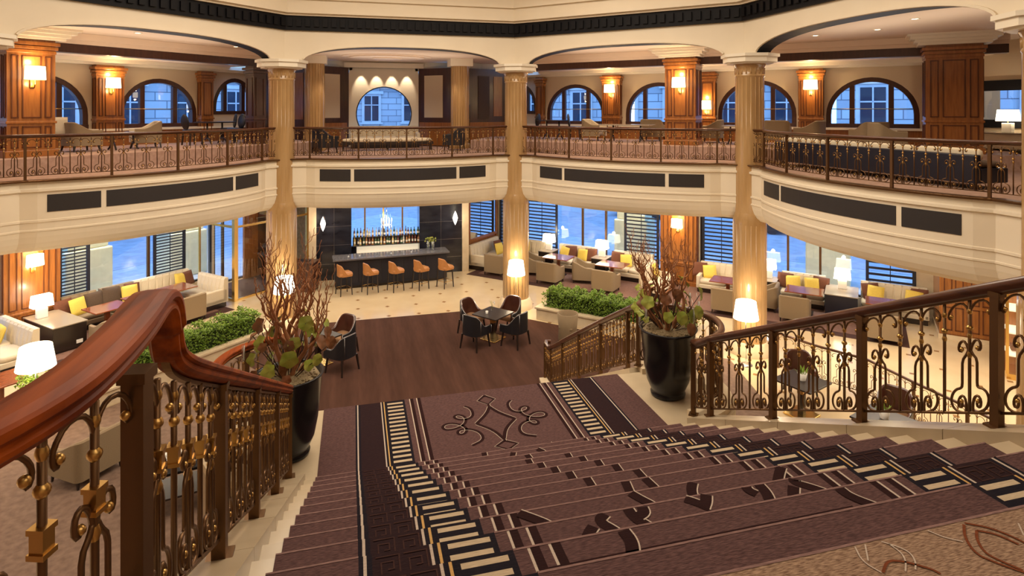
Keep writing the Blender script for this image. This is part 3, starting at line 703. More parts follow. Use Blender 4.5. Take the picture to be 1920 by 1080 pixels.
TREAD_LINES = [(0, [(-.251, -4.411), (-.266, -4.60)]), (1, [(-.028, -4.76), (-.064, -4.85)]), (1, [(.219, -4.764), (.269, -4.826), (.264, -4.95)]), (-1, [(.547, -4.128), (.561, -4.30)]), (2, [(.012, -5.10), (.036, -5.25)]),
 (3, [(-.077, -5.44), (-.072, -5.75)]), (4, [(-.073, -5.78), (-.066, -6.1)]), (5, [(-.07, -6.12), (-.067, -6.44)]), (6, [(-.07, -6.46), (-.067, -6.78)]), (7, [(-.069, -6.802), (-.068, -7.12)]),
 (3, [(.287, -5.44), (.284, -5.75)]), (4, [(.291, -5.78), (.289, -6.1)]), (5, [(.290, -6.12), (.285, -6.44)]), (6, [(.286, -6.46), (.285, -6.78)]), (7, [(.287, -6.80), (.30, -7.0)]),
 (8, [(.178, -7.145), (.193, -7.244), (.21, -7.40)]), (8, [(.046, -7.142), (.027, -7.248), (0, -7.40)]), (9, [(-.084, -7.484), (-.051, -7.547), (-.016, -7.602), (.03, -7.72)]), (9, [(-.723, -7.487), (-.66, -7.546), (-.606, -7.601), (-.56, -7.68)]),
 (10, [(-.386, -7.826), (-.437, -7.866), (-.383, -7.95), (-.34, -8.06)]), (10, [(-.472, -7.894), (-.521, -7.941), (-.58, -8.05)]), (10, [(-.262, -7.824), (-.261, -7.893), (-.224, -7.95), (-.18, -8.05)]), (10, [(-.189, -7.828), (-.195, -7.867), (-.236, -7.885)]),
 (11, [(-.449, -8.168), (-.443, -8.227), (-.462, -8.284), (-.50, -8.36)]), (9, [(.3, -7.484), (.256, -7.539), (.234, -7.596), (.22, -7.7)]), (10, [(.048, -7.824), (.088, -7.862), (.13, -7.92)]), (10, [(.169, -7.823), (.14, -7.868), (.101, -7.908)]),
 (10, [(.403, -7.822), (.399, -7.851), (.419, -7.881)]), (10, [(.481, -7.822), (.476, -7.883), (.448, -7.949), (.40, -8.05)]), (9, [(.888, -7.484), (.829, -7.538), (.77, -7.6)]), (10, [(.693, -7.824), (.672, -7.85), (.739, -7.915), (.80, -8.0)]),
 (10, [(.646, -7.878), (.584, -7.948), (.52, -8.05)]), (11, [(.661, -8.166), (.662, -8.221), (.71, -8.298), (.76, -8.36)]), (11, [(-.84, -8.31), (.62, -8.31)])]
for k, pl in TREAD_LINES:
    z = (LZ+0.16*(k+1) if k >= 0 else LZ)+EPS
    line2(sc, pl, z, 2, 0.055 if len(pl) != 3 or pl[0][0] > -.8 else 0.05, edge=0.0 if pl[0][0] < -.8 else 0.007)
for k in range(13):                                                 # tone-on-tone key squares in the dark borders
    z = LZ+0.16*(k+1)+EPS
    for sg in (-1, 1):
        for uc in (1.35, 1.47):
            x = UX+sg*uc; y1 = NOS(k)-0.02; h = 0.05
            ribbon(sc, [(x-h, y1), (x+h, y1), (x+h, y1-0.11), (x-h*.55, y1-.11), (x-h*.55, y1-.035), (x+h*.5, y1-.035), (x+h*.5, y1-.08), (x, y1-.08)], z, 0.008, 7)
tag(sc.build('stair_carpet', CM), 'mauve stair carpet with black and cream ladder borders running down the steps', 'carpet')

cc = MB()
cc.box(-2.02, 8.0, -13.8, NOS(13)+0.006, UP, UP+0.012)
TOP_RUST = [[(.546, -8.856), (.486, -8.906), (.445, -8.974), (.465, -9.016), (.505, -9.069), (.60, -9.16)], [(.556, -8.85), (.626, -8.896), (.662, -8.974), (.66, -9.06), (.60, -9.16)], [(.561, -8.891), (.519, -8.921), (.48, -8.976), (.489, -9.013), (.52, -9.07)],
 [(.561, -8.891), (.61, -8.923), (.63, -8.98)], [(.078, -8.963), (.137, -8.924), (.183, -8.942), (.209, -8.962), (.245, -8.995), (.25, -9.015)]]
TOP_CREAM = [[(.083, -8.847), (.052, -8.908), (.073, -8.962)], [(.125, -8.847), (.074, -8.91)], [(.393, -8.847), (.418, -8.891), (.46, -8.921)], [(.19, -8.85), (.221, -8.88), (.24, -8.913), (.224, -8.95), (.189, -8.98)],
 [(.206, -8.865), (.211, -8.912), (.188, -8.947), (.152, -8.977)], [(.741, -8.90), (.693, -8.952)]]
for pl in TOP_RUST: ribbon(cc, smooth_line(pl), UP+.012, 0.009, 1)
for pl in TOP_CREAM: ribbon(cc, smooth_line(pl), UP+.012, 0.005, 2)
tag(cc.build('corridor_carpet', ['c_light', 'c_rust', 'c_white']), 'light brown figured carpet on the upper corridor at the head of the stairs', 'carpet')

mb = MB(); mb.prism([(-3.4, 2.0), (3.4, 2.0), (6.1, 5.2), (3.42, 7.9), (3.02, 8.84), (-3.02, 8.84), (-3.42, 7.9), (-4.6, 6.7), (-3.4, 5.0)], 0.0, 0.012)
tag(mb.build('dining_carpet', 'dining_cpt'), 'dark brown striped carpet in the middle of the lobby under the leather chairs', 'carpet')
for sx, pts, txt in ((-1, [(-8.2, 3.2), (-8.2, -3.3), (-2.6, -3.3), (-3.4, 2.0), (-3.4, 5.0), (-4.6, 6.7)], 'beige figured carpet on the lobby floor left of the stairs'), (1, [(2.7, -3.3), (5.9, -3.3), (7.32, 0.9), (8.0, 3.3), (6.1, 5.2), (3.4, 2.0)], 'beige figured carpet on the lobby floor right of the stairs')):
    tag(MB().prism(pts, 0.0, 0.010).build('lobby_carpet', 'side_cpt'), txt, 'carpet')
def lounge_carpet(ang, t0, t1, n0, n1, label):
    o = tag(MB().prism([Wg(ang, t0, n0), Wg(ang, t1, n0), Wg(ang, t1, n1), Wg(ang, t0, n1)], 0, 0.010).build('lounge_carpet', 'border_cpt'), label, 'carpet')
    b = 0.34
    MB().prism([Wg(ang, t0+b, n0+b), Wg(ang, t1-b, n0+b), Wg(ang, t1-b, n1), Wg(ang, t0+b, n1)], 0.008, 0.016).build('field', 'lounge_cpt', o)
lounge_carpet(45, -7.35, 7.45, 11.3, 14.42, 'rosy brown carpet with dark red border under the lounge right of the bar')
lounge_carpet(-45, -9.0, 3.95, 11.5, 14.42, 'rosy brown carpet with dark red border under the lounge on the left')
# ------------------------------------------------------------------ balustrades
def lyre(s, H0, H1, slope, r=0.009, plain=False, near=False, gap=None):
    mb = MB(); Hh = H1-H0
    def P(a, f): return (a*s, 0.0, H0+f*Hh+slope*a*s)
    sp = r*1.25
    mb.tube([P(0, 0), P(0, .97)], sp, 6)
    for f, rr in ((.73, 2.3), (.66, 1.6), (.87, 1.7)) if not near else ((.78, 2.0), (.90, 1.6)):
        mb.lathe([(sp, -.016), (r*rr, -.008), (r*rr*1.1, 0), (r*rr, .008), (sp, .016)], 8, (0, 0, H0+f*Hh), 1)
    if near:
        z = H0+.62*Hh
        for hw, a, b in ((.021, -.035, -.022), (.017, -.022, .022), (.021, .022, .035)): mb.box(-hw, hw, -hw, hw, z+a, z+b, 1)
    if plain: return mb
    for sg in (-1, 1):
        Q = lambda L_: smooth_line([P(sg*a, f) for a, f in L_], 1)
        mb.tube(Q([(.05, .535), (.12, .50), (.28, .455), (.285, .35), (.285, .23), (.34, .212), (.50, .205), (.66, .17), (.73, .11), (.66, .05), (.48, .015), (.20, .0)]), r, 5)
        mb.tube(Q([(.14, .0), (.12, .07), (.18, .135), (.32, .15), (.43, .11), (.42, .055), (.32, .045), (.27, .08), (.31, .10)]), r, 5)
        mb.tube(Q([(.02, .50), (.08, .575), (.22, .625), (.38, .61), (.43, .555), (.35, .525), (.29, .55)]), r, 5)
        mb.tube(Q([(.0, .845), (.08, .905), (.28, .95), (.58, .945), (.80, .89), (.84, .845), (.76, .815), (.70, .84)]), r*.9, 5)
        for a, f in ((.31, .10), (.30, .55), (.71, .845)): mb.ball(P(sg*a, f), r*1.7, 1, 6)
    mb.lathe([(sp, -.02), (r*2.0, 0), (sp, .02)], 8, (0, 0, H0+.5*Hh), 1)
    return mb
_mc = {}
def lyre_mesh(s, H0, H1, slope, r, plain, near):
    k = (round(s, 3), round(H0, 2), round(H1, 2), round(slope, 2), r, plain, near)
    if k not in _mc: _mc[k] = lyre(k[0], H0, H1, k[3], r, plain, near).mesh('spindle' if plain else 'scroll_baluster', ['bronze', 'brass'])
    return _mc[k]
RAILP = [(-.5, .08), (-.47, .30), (-.36, .45), (-.15, .5), (.15, .5), (.36, .45), (.47, .30), (.5, .08), (.45, -.12), (.33, -.26), (.30, -.48), (-.30, -.48), (-.33, -.26), (-.45, -.12)]
RAILB = [(-.5, .16), (-.48, .34), (-.42, .42), (-.2, .47), (.2, .47), (.42, .42), (.48, .34), (.5, .16), (.45, .06), (.40, .02), (.40, -.08), (.45, -.14), (.45, -.26), (.36, -.36), (.30, -.48), (-.30, -.48), (-.36, -.36), (-.45, -.26), (-.45, -.14), (-.40, -.08), (-.40, .02), (-.45, .06)]
def rail_oval(w, h): return [(w*a, h*b) for a, b in RAILP]
def post_mesh(key, H0, H1, hw):
    k = ('post', key, H0, H1, hw)
    if k not in _mc:
        mb = MB(); mb.box(-hw, hw, -hw, hw, H0, H1); mb.box(-hw*1.9, hw*1.9, -hw*1.9, hw*1.9, H0, H0+.012); mb.box(-hw*1.25, hw*1.25, -hw*1.25, hw*1.25, H1-.03, H1)
        _mc[k] = mb.mesh('post', 'bronze')
    return _mc[k]
def railing(label, posts, path, rail_w=0.095, rail_h=0.062, top=0.93, base=0.0, hw=0.024, r=0.009, per=6, group=None, near=False, rm='rail_brown', scl=None, extra_posts=True, low=0.10, skip_ends=0):
    """posts: (x, y, z floor) in order; path: handrail centre line"""
    o = thing('railing', label, 'railing', (posts[0][0], posts[0][1], posts[0][2]), 0, group)
    org = Vector(o.location)
    def B(mb, name, m): ob = mb.build(name, m, o); ob.location = -org; return ob
    B(MB().sweep([(rail_w*a, rail_h*b) for a, b in (RAILB if near else RAILP)], path, 0, not near, scl=scl), 'handrail', rm)
    B(MB().sweep([(-.014, -.014), (.014, -.014), (.014, 0), (-.014, 0)], [(p[0], p[1], p[2]-rail_h/2) for p in path]), 'rail_bar', 'bronze')
    H1 = top-rail_h/2-.008
    mb = MB()
    for i, (a, b) in enumerate(zip(posts[:-1], posts[1:])):
        d = Vector((b[0]-a[0], b[1]-a[1])); L_ = d.length; sl = (b[2]-a[2])/L_; rz = math.atan2(d.y, d.x)
        mb.tube([(a[0], a[1], a[2]+low), (b[0], b[1], b[2]+low)], .011, 4)
        n = max(2, int(round(L_/(1.35/per)))); n += n % 2; s = L_/n
        for j in range(1, n):
            f = j/n; loc = Vector((a[0]+d.x*f, a[1]+d.y*f, a[2]+(b[2]-a[2])*f))-org
            plain = (j % 2 == 0)
            place_mesh('spindle' if plain else 'scroll_baluster', lyre_mesh(s, low, H1, sl, r, plain, near), o, loc, rz)
    B(mb, 'bottom_rail', 'bronze')
    for i, p in enumerate(posts):
        if i == 0 or i == len(posts)-1 or extra_posts:
            d = Vector((posts[min(i+1, len(posts)-1)][0]-posts[max(i-1, 0)][0], posts[min(i+1, len(posts)-1)][1]-posts[max(i-1, 0)][1]))
            place_mesh('post', post_mesh('p', base, H1, hw), o, Vector(p)-org, math.atan2(d.y, d.x))
    return o
# gallery
GP = [-3.55, -2.85, -1.42, 0, 1.42, 2.85, 3.55]
TXT = {0: 'bronze scroll railing with dark handrail on the gallery above the bar', 45: 'bronze scroll railing on the gallery bay just right of the bar bay',
       90: 'bronze scroll railing on the big gallery bay at right, before the dark blue sofa', -45: 'bronze scroll railing on the gallery bay at left, before the arched windows'}
for ang in (0, 45, 90, -45):
    posts = [Wg(ang, t, lip(t)+0.07)+(5.09,) for t in GP]
    path = [Wg(ang, t, lip(t)+0.07)+(5.09+.93,) for t in LT[0:1]+LT[1:-1]+LT[-1:]]
    railing(TXT[ang], posts, path, top=0.93, r=0.0085, group='gallery railings')
# stairs
def stair_rail(x0, side):
    sg = 1 if x0 > 0 else -1
    H = 0.93
    ys = [-8.60, -7.52, -6.52, -5.50, -4.50] if sg < 0 else [-8.70, -7.64, -6.60, -5.55, -4.50]
    up = [(x0, y, pitch(y)+.05) for y in ys]
    path = []
    if sg < 0:
        path += [(-3.5, -9.75, 5.925), (-2.95, -9.78, 5.925), (-2.62, -9.68, 5.925), (-2.40, -9.46, 5.925), (-2.25, -9.23, 5.925), (-2.18, -9.05, 5.925), (-2.160, -8.88, 5.925), (-2.165, -8.6, 5.925), (-2.185, -8.40, 5.925)]
        path += [(-2.19, -8.32, 5.922), (-2.19, -8.265, 5.905), (-2.19, -8.23, 5.87), (-2.19, -8.21, 5.82), (-2.19, -8.19, 5.755), (-2.188, -8.165, 5.69), (-2.18, -8.10, 5.635), (x0-.01, -7.95, pitch(-7.95)+.89)]
    else:
        path += [(x0, y, 5.99) for y in (-10.6, -9.6, -9.0)]+[(x0, -8.8, pitch(-8.8)+.93)]
    path += [(x0, y, pitch(y)+(.885 if sg < 0 else .93)) for y in (-7.4, -6.6, -5.8, -5.0, -4.5)]
    return up, path
def ring_pts(xc, n, z, r=0.72, a0=0.0, a1=PI):
    sg = 1 if xc > 0 else -1
    return [(xc+sg*r*math.sin(a0+(a1-a0)*i/n), -3.38-r*math.cos(a0+(a1-a0)*i/n), z) for i in range(n+1)]
for x0, xc, side in ((2.35, 2.38, 'right'), (-2.15, -2.28, 'left')):
    up, path = stair_rail(x0, side); near = x0 < 0
    zt = LZ+.93
    ring = ring_pts(xc, 24, zt)
    f2y = [-2.55, -1.7, -.8, .2, 1.2, 2.2]
    path2 = [(flare(y, xc), y, pitch2(y)+.97) for y in f2y]+[(flare(2.9, xc), 2.9, .98), (flare(3.25, xc), 3.25, .93), (flare(3.45, xc)+math.copysign(.06, xc), 3.5, .90), (flare(3.45, xc)+math.copysign(.16, xc), 3.46, .90)]
    full = path+[(xc+(x0-xc)*.5, -4.22, zt+.03)]+ring+path2
    if near: full = [tuple(p) for p in smooth_line(full, 2)]
    lowposts = [p for i, p in enumerate(ring_pts(xc, 4, LZ+.07))]
    f2 = [(flare(y, xc), y, pitch2(y)+.07) for y in (-2.3, -1.15, 0.1, 1.4, 2.6)]+[(flare(3.4, xc), 3.4, 0.05)]
    if near:
        posts = [(-3.4, -9.75, 5.06), (-2.45, -9.52, 5.06)]+up+lowposts+f2
    else:
        posts = [(x0, -9.6, 5.06)]+up+lowposts+f2
    lab = ('bronze stair railing with polished red mahogany handrail rising close to the camera on the left' if near
           else 'bronze scroll stair railing with dark mahogany handrail on the right of the carpeted stairs')
    o = railing(lab, posts, full, rail_w=0.132 if near else 0.085, rail_h=0.09 if near else 0.075, top=0.86 if near else 0.90, scl=[1.0 if (p[1] < -8.2 and p[2] > 5.7) else .82 for p in full] if near else None, hw=0.030 if near else 0.027, r=0.0085, near=near, low=0.09, per=8, rm='rail' if near else 'rail_brown')
# ------------------------------------------------------------------ furniture builders (local: front faces -y, back +y)
def sstep(x): x = max(0, min(1, x)); return x*x*(3-2*x)
def ushell(mb, w, d, th, z0, hb, ha, r=0.16, m_out=0, m_in=1, taper=0.0, arm_start=0.0, pw=1.0, x0=0, y0=0):
    n = 7
    path = [(-w/2, -d/2+(d-r)*i/n) for i in range(n)]
    path += arc(-w/2+r, d/2-r, r, PI, PI/2, 6)+[(0, d/2)]+arc(w/2-r, d/2-r, r, PI/2, 0, 6)
    path += [(w/2, -d/2+(d-r)*(n-1-i)/n) for i in range(n)]
    k = len(path); rings = []
    for i, (x, y) in enumerate(path):
        a = path[max(0, i-1)]; b = path[min(k-1, i+1)]
        d2 = Vector((b[0]-a[0], b[1]-a[1])).normalized(); nn = Vector((d2.y, -d2.x))
        f = sstep(((y+d/2)/d-arm_start)/(1-arm_start))**pw
        h = ha+(hb-ha)*f
        ti = 1-taper*(1-0)
        o = Vector((x, y)); q = o+nn*th
        rings.append([(x0+x*ti, y0+y*ti, z0), (x0+x, y0+y, h-.02), (x0+x+nn.x*th*.3, y0+y+nn.y*th*.3, h), (x0+x+nn.x*th*.7, y0+y+nn.y*th*.7, h), (x0+q.x, y0+q.y, h-.02), (x0+q.x, y0+q.y, z0)])
    vs = [p for rg in rings for p in rg]; c = 6
    mats_ = [m_out, m_out, m_in, m_in, m_in, m_out]
    for j in range(6):
        mb.add(vs, [(i*c+j, i*c+(j+1) % c, (i+1)*c+(j+1) % c, (i+1)*c+j) for i in range(k-1)], mats_[j], j in (0, 4))
    mb.add(rings[0], [(0, 1, 2, 3, 4, 5)], m_in); mb.add(rings[-1], [(5, 4, 3, 2, 1, 0)], m_in)
    return rings
def cushion(mb, w, d, z0, z1, m=0, x0=0, y0=0, rx=0.06):
    n = 10; k = 8; rows = []
    def sq(a): return math.copysign(abs(a)**0.35, a)
    prof = [(0.0, z0), (0.90, z0), (0.985, z0+(z1-z0)*.25), (1.0, z0+(z1-z0)*.55), (0.975, z0+(z1-z0)*.85), (0.88, z1), (0.0, z1+.004)]
    seg = 28
    rings = [[(x0+w/2*f*sq(math.cos(2*PI*i/seg)), y0+d/2*f*sq(math.sin(2*PI*i/seg)), z) for i in range(seg)] for f, z in prof]
    mb.loft(rings, m, True, True, False)
def leg(mb, x, y, z0, z1, a=.018, b=.026, dx=0, dy=0, m=0):
    mb.loft([[(x+dx-a, y+dy-a, z0), (x+dx+a, y+dy-a, z0), (x+dx+a, y+dy+a, z0), (x+dx-a, y+dy+a, z0)], [(x-b, y-b, z1), (x+b, y-b, z1), (x+b, y+b, z1), (x-b, y+b, z1)]], m)
def four_legs(t, xs, ys, z1, mname, a=.016, b=.024, splay=0.03):
    for sx in (-1, 1):
        for sy in (-1, 1):
            mb = MB(); leg(mb, sx*xs, sy*ys, 0, z1, a, b, sx*splay, sy*splay); mb.build('leg', mname, t)
HID = {}
def proto(key, make):
    """first call builds the thing; later calls copy it"""
    def place(loc, rz, label, group=None):
        if key not in HID:
            HID[key] = make(label, loc, rz, group); return HID[key]
        return dup(HID[key], loc, rz, label, group)
    return place
def mk_armchair(label, loc, rz, group):
    t = thing('lounge_chair', label, 'armchair', loc, rz, group)
    mb = MB(); ushell(mb, .86, .80, .10, .13, .82, .60, .12, 0, 0, 0.0, .25); mb.build('shell', 'taupe', t)
    mb = MB(); mb.box(-.33, .33, -.38, .28, .14, .28); mb.build('seat_base', 'taupe', t)
    mb = MB(); cushion(mb, .66, .66, .28, .44, 0, 0, -.06); mb.build('seat', 'ivory_fab', t)
    four_legs(t, .37, .33, .14, 'espresso', .014, .022, .01)
    return t
armchair = proto('armchair', mk_armchair)
def mk_leather(label, loc, rz, group):
    t = thing('leather_chair', label, 'chair', loc, rz, group)
    mb = MB(); rg = ushell(mb, .64, .62, .055, .40, .96, .62, .24, 0, 1, 0.0, .30, 1.25); mb.build('shell', ['leather_black', 'leather_brown'], t)
    mb = MB(); cushion(mb, .55, .56, .36, .50, 0, 0, -.03); mb.build('seat', 'tan_seat', t)
    mb = MB()
    for off in (-.006, .006):                                       # rows of nail heads over the edge and down the back corners
        mb.tube([(p[2][0]*1.012, p[2][1]*1.012, p[2][2]-.012+off) for p in rg], .005, 4)
    for i in (8, 17): mb.tube([(rg[i][0][0]*1.01, rg[i][0][1]*1.01, .41), (rg[i][1][0]*1.01, rg[i][1][1]*1.01, rg[i][1][2])], .006, 4)
    for i in (0, len(rg)-1): mb.tube([(rg[i][0][0]*1.01, rg[i][0][1]-.006, .41), (rg[i][1][0]*1.01, rg[i][1][1]-.006, rg[i][1][2])], .006, 4)
    mb.build('nailhead_trim', 'silver', t)
    four_legs(t, .25, .24, .40, 'espresso', .015, .022, .045)
    return t
leather = proto('leather', mk_leather)
def mk_stool(label, loc, rz, group):
    t = thing('bar_stool', label, 'bar stool', loc, rz, group)
    mb = MB(); ushell(mb, .50, .46, .05, .66, 1.08, .76, .18, 0, 0, 0.06, .42, .8); mb.build('backrest', 'leather_tan', t)
    mb = MB(); cushion(mb, .46, .47, .66, .80, 0, 0, -.03); mb.build('seat', 'leather_tan', t)
    four_legs(t, .19, .18, .67, 'espresso', .013, .02, .035)
    mb = MB()
    q = [(-.21, -.20, .24), (.21, -.20, .24), (.21, .20, .24), (-.21, .20, .24)]
    for a, b in zip(q, q[1:]+q[:1]): mb.tube([a, b], .010, 5)
    mb.build('foot_rest', 'brass', t)
    return t
stool = proto('stool', mk_stool)
def bench(label, ang, t_, n_, w, arms=(0, 0), turn=0.0, mseat='ivory_fab', d=.86, group='ivory banquettes under the windows', hb=.95, z=0.016):
    x, y = Wg(ang, t_, n_)
    t = thing('banquette', label, 'sofa', (x, y, z), RZ(ang)+turn, group)
    MB().box(-w/2+.03, w/2-.03, -d/2+.06, d/2-.05, 0, .16).build('plinth', 'espresso', t)
    MB().box(-w/2, w/2, -d/2, d/2-.1, .16, .30).build('base', mseat, t, .02)
    k = max(1, int(round(w/.9)))
    for i in range(k):
        mb = MB(); cushion(mb, w/k-.01, d-.20, .30, .45, 0, -w/2+(i+.5)*w/k, -.08); mb.build('seat_cushion', mseat, t)
    mb = MB(); nb = max(2, int(round(w/.22)))
    for i in range(nb):                                             # tufted vertical channels
        xc = -w/2+(i+.5)*w/nb; hw = w/nb/2
        mb.loft([[(xc-hw, d/2, z_), (xc-hw, d/2-.17+o*.4, z_), (xc-hw*.6, d/2-.20+o, z_), (xc+hw*.6, d/2-.20+o, z_), (xc+hw, d/2-.17+o*.4, z_), (xc+hw, d/2, z_)] for z_, o in ((.16, 0), (.62, .0), (hb-.06, .05), (hb, .10))], 0, False)
    mb.build('backrest', mseat, t)
    for s_, on in ((-1, arms[0]), (1, arms[1])):
        if on: MB().loft([[(s_*w/2, -d/2, z_), (s_*(w/2-.13), -d/2, z_), (s_*(w/2-.13), d/2, z_), (s_*w/2, d/2, z_)] for z_ in (.16, .60)]).build('arm', mseat, t, .03)
    return t
def pillow_mesh(s_=.46, th=.15):
    n = 10; mb = MB(); g = []
    for sd in (1, -1):
        base = len(mb.v); vs = []
        for i in range(n+1):
            for j in range(n+1):
                u, v = -1+2*i/n, -1+2*j/n
                h = max(0, (1-u**4)*(1-v**4))**.6*th/2
                k = 1-.07*(1-abs(u*v))*0.9
                vs.append((u*s_/2*(k if abs(v) > .99 else 1), sd*h, v*s_/2*(k if abs(u) > .99 else 1)))
        mb.add(vs, [(i*(n+1)+j, (i+1)*(n+1)+j, (i+1)*(n+1)+j+1, i*(n+1)+j+1) for i in range(n) for j in range(n)], 0, True)
    return mb
_pm = {}
def pillow(m, x, y, z, rz, label, tilt=-.28, roll=0.0, s_=.46, group=None):
    if (m, s_) not in _pm: _pm[(m, s_)] = pillow_mesh(s_).mesh('pillow', m)
    o = bpy.data.objects.new('pillow', _pm[(m, s_)]); COL.objects.link(o)
    o.location = (x, y, z+s_/2*math.cos(tilt)); o.rotation_euler = (tilt, roll, rz); return tag(o, label, 'pillow', group)
def table(label, loc, rz, w, d, top='redtable', ped='redtable', foot='espresso', h=.735, group=None):
    t = thing('table', label, 'table', loc, rz, group)
    MB().box(-w/2, w/2, -d/2, d/2, h-.035, h).build('top', top, t, .006)
    MB().box(-.06, .06, -.06, .06, .03, h-.035).build('pedestal', ped, t, .006)
    MB().box(-.25, .25, -.25, .25, 0, .03).build('foot', foot, t, .006)
    return t
def mk_tlamp(label, loc, rz, group):
    t = thing('table_lamp', label, 'lamp', loc, rz, group)
    MB().box(-.13, .13, -.07, .07, 0, .27).build('base', 'ceramic', t, .012)
    MB().tube([(0, 0, .27), (0, 0, .36)], .012, 6).build('stem', 'brass', t)
    mb = MB(); a, b = [(-.25, -.13), (.25, -.13), (.25, .13), (-.25, .13)], [(-.22, -.11), (.22, -.11), (.22, .11), (-.22, .11)]
    mb.loft([[(x, y, .32) for x, y in a], [(x, y, .64) for x, y in b]], 0, False, True, False); mb.build('lamp_shade', 'shade', t)
    point('lamp_light', (0, 0, .70), 16, WARM, .06, t)
    return t
tlamp = proto('tlamp', mk_tlamp)
def floor_lamp(label, x, y, zs, r=.30, h=.44, arm=None):
    t = thing('floor_lamp', label, 'lamp', (x, y, 0), 0, 'lit white floor lamps by the columns')
    MB().lathe([(.16, 0), (.16, .02), (.03, .04)], 20).build('base', 'silver', t)
    MB().tube([(0, 0, .03), (.015, 0, zs*.35), (-.012, .0, zs*.62), (0, 0, zs-h/2+.05)], .011, 6).build('pole', 'silver', t)
    mb = MB(); mb.lathe([(r, zs-h/2), (r*.80, zs+h/2)], 32, cap=False); mb.build('lamp_shade', 'shade', t)
    MB().lathe([(.002, zs+h/2-.03), (r*.79, zs+h/2-.03)], 20, cap=False).build('diffuser', 'shade', t)
    point('lamp_light', (0, 0, zs-h/2-.03), 38, WARM, .08, t)
    point('lamp_light', (0, 0, zs+h/2+.06), 22, WARM, .08, t)
    return t
def sconce(label, x, y, z, rz, group, power=26):
    t = thing('wall_sconce', label, 'sconce', (x, y, z), rz, group)
    MB().box(-.05, .05, -.03, 0, -.36, -.12).build('backplate', 'brass', t, .01)
    MB().tube([(0, -.02, -.32), (0, -.10, -.36), (0, -.16, -.28), (0, -.16, -.14)], .012, 6).build('arm', 'brass', t)
    mb = MB(); mb.loft([[(r*math.cos(a), -.17+r*.62*math.sin(a), z_) for a in [2*PI*i/20 for i in range(20)]] for r, z_ in ((.22, -.16), (.205, .16))], 0, True, True, False)
    mb.build('lamp_shade', 'sconce', t)
    point('sconce_light', (0, -.2, .27), power, (1.0, .70, .34), .05, t)
    point('sconce_light', (0, -.22, -.26), power*.45, (1.0, .70, .34), .05, t)
    return t
def wood_pier(label, ang, t_, n_, w, d, z0, z1, group=None, turn=0.0, cat='pier', wm='wood'):
    x, y = Wg(ang, t_, n_)
    t = thing('wood_pier', label, cat, (x, y, 0), RZ(ang)+turn, group)
    MB().box(-w/2, w/2, -d/2, d/2, z0, z1).build('core', wm, t)
    H = z1-z0
    mb = MB(); mb.box(-w/2-.05, w/2+.05, -d/2-.05, d/2+.05, z0, z0+.16); mb.build('base', wm, t, .01); MB().box(-w/2-.03, w/2+.03, -d/2-.03, d/2+.03, z0+.80, z0+.86).build('dado_rail', wm, t, .01)
    mb = MB()
    for k, (a, b) in enumerate(((.05, .26), (.16, .12), (.26, .0))): mb.box(-w/2-.02-.03*k, w/2+.02+.03*k, -d/2-.02-.03*k, d/2+.02+.03*k, z1-.34+.1*k, z1-.26+.1*k)
    mb.build('capital', wm, t, .008)
    zs = [(z0+.22, z0+.74), (z0+.94, z1-.40)]
    for a, b in zs:
        for ax, L_ in ((0, w), (1, w), (2, d), (3, d)):
            cols = [(-.42, -.27), (-.20, .20), (.27, .42)] if L_ > .7 else [(-.34, .34)]
            mb = MB()
            for c0, c1 in cols:
                u0, u1 = c0*L_, c1*L_; f = .026
                for (p0, p1, q0, q1) in ((u0, u1, a, a+f), (u0, u1, b-f, b), (u0, u0+f, a, b), (u1-f, u1, a, b)):
                    if ax == 0: mb.box(p0, p1, -d/2-.022, -d/2+.01, q0, q1)
                    elif ax == 1: mb.box(p0, p1, d/2-.01, d/2+.022, q0, q1)
                    elif ax == 2: mb.box(-w/2-.022, -w/2+.01, p0, p1, q0, q1)
                    else: mb.box(w/2-.01, w/2+.022, p0, p1, q0, q1)
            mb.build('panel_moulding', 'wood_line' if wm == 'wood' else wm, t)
    return t
def console(label, ang, t_, n_, w, d, h, m='espresso', top='palecounter', turn=0.0, cat='side table', socket=False, z=0.016):
    x, y = Wg(ang, t_, n_)
    t = thing('side_console', label, cat, (x, y, z), RZ(ang)+turn)
    MB().box(-w/2+.02, w/2-.02, -d/2+.02, d/2-.02, 0.04, h-.03).build('body', m, t, .008)
    MB().box(-w/2, w/2, -d/2, d/2, h-.03, h).build('top', top, t, .006)
    MB().box(-w/2+.05, w/2-.05, -d/2+.05, d/2-.05, 0, .05).build('plinth', m, t)
    if socket: MB().box(w/2-.28, w/2-.12, -d/2+.010, -d/2+.026, .14, .24).build('socket_plate', 'ceramic', t, .004)
    return t
# ------------------------------------------------------------------ ground floor
# bar
bc = thing('bar_counter', 'dark navy bar counter with grey stone top behind the five tan stools', 'bar counter', (-.17, 12.78, 0), 0.075)
MB().box(-2.08, 2.08, -.30, .36, .10, 1.05).build('front', 'navy', bc)
MB().box(-2.16, 2.16, -.42, .42, 1.05, 1.11).build('top', 'granite', bc, .008)
MB().box(-2.02, 2.02, -.24, .3, 0, .10).build('plinth', 'espresso', bc)
mb = MB()
for k in range(5): mb.box(-2.06+.83*k, -1.27+.83*k, -.312, -.30, .2, .98)
mb.build('panel', 'navy', bc, .004)
NUM = ['first', 'second', 'third', 'fourth', 'fifth']
for i in range(5):
    stool((-1.90+.905*i, 11.72, 0), 1.98+.03*i, '%s tan leather bar stool from the left at the dark bar' % NUM[i], 'tan bar stools')
sh = thing('bottle_shelf', 'lit two tier bottle shelf under the window behind the bar', 'shelf', (-.20, 14.1, 0))
MB().box(-1.40, 1.42, -.10, .18, 1.17, 1.21).build('board', 'silver', sh); MB().box(-1.40, 1.42, .06, .18, 1.21, 1.50).build('tier', 'espresso', sh)
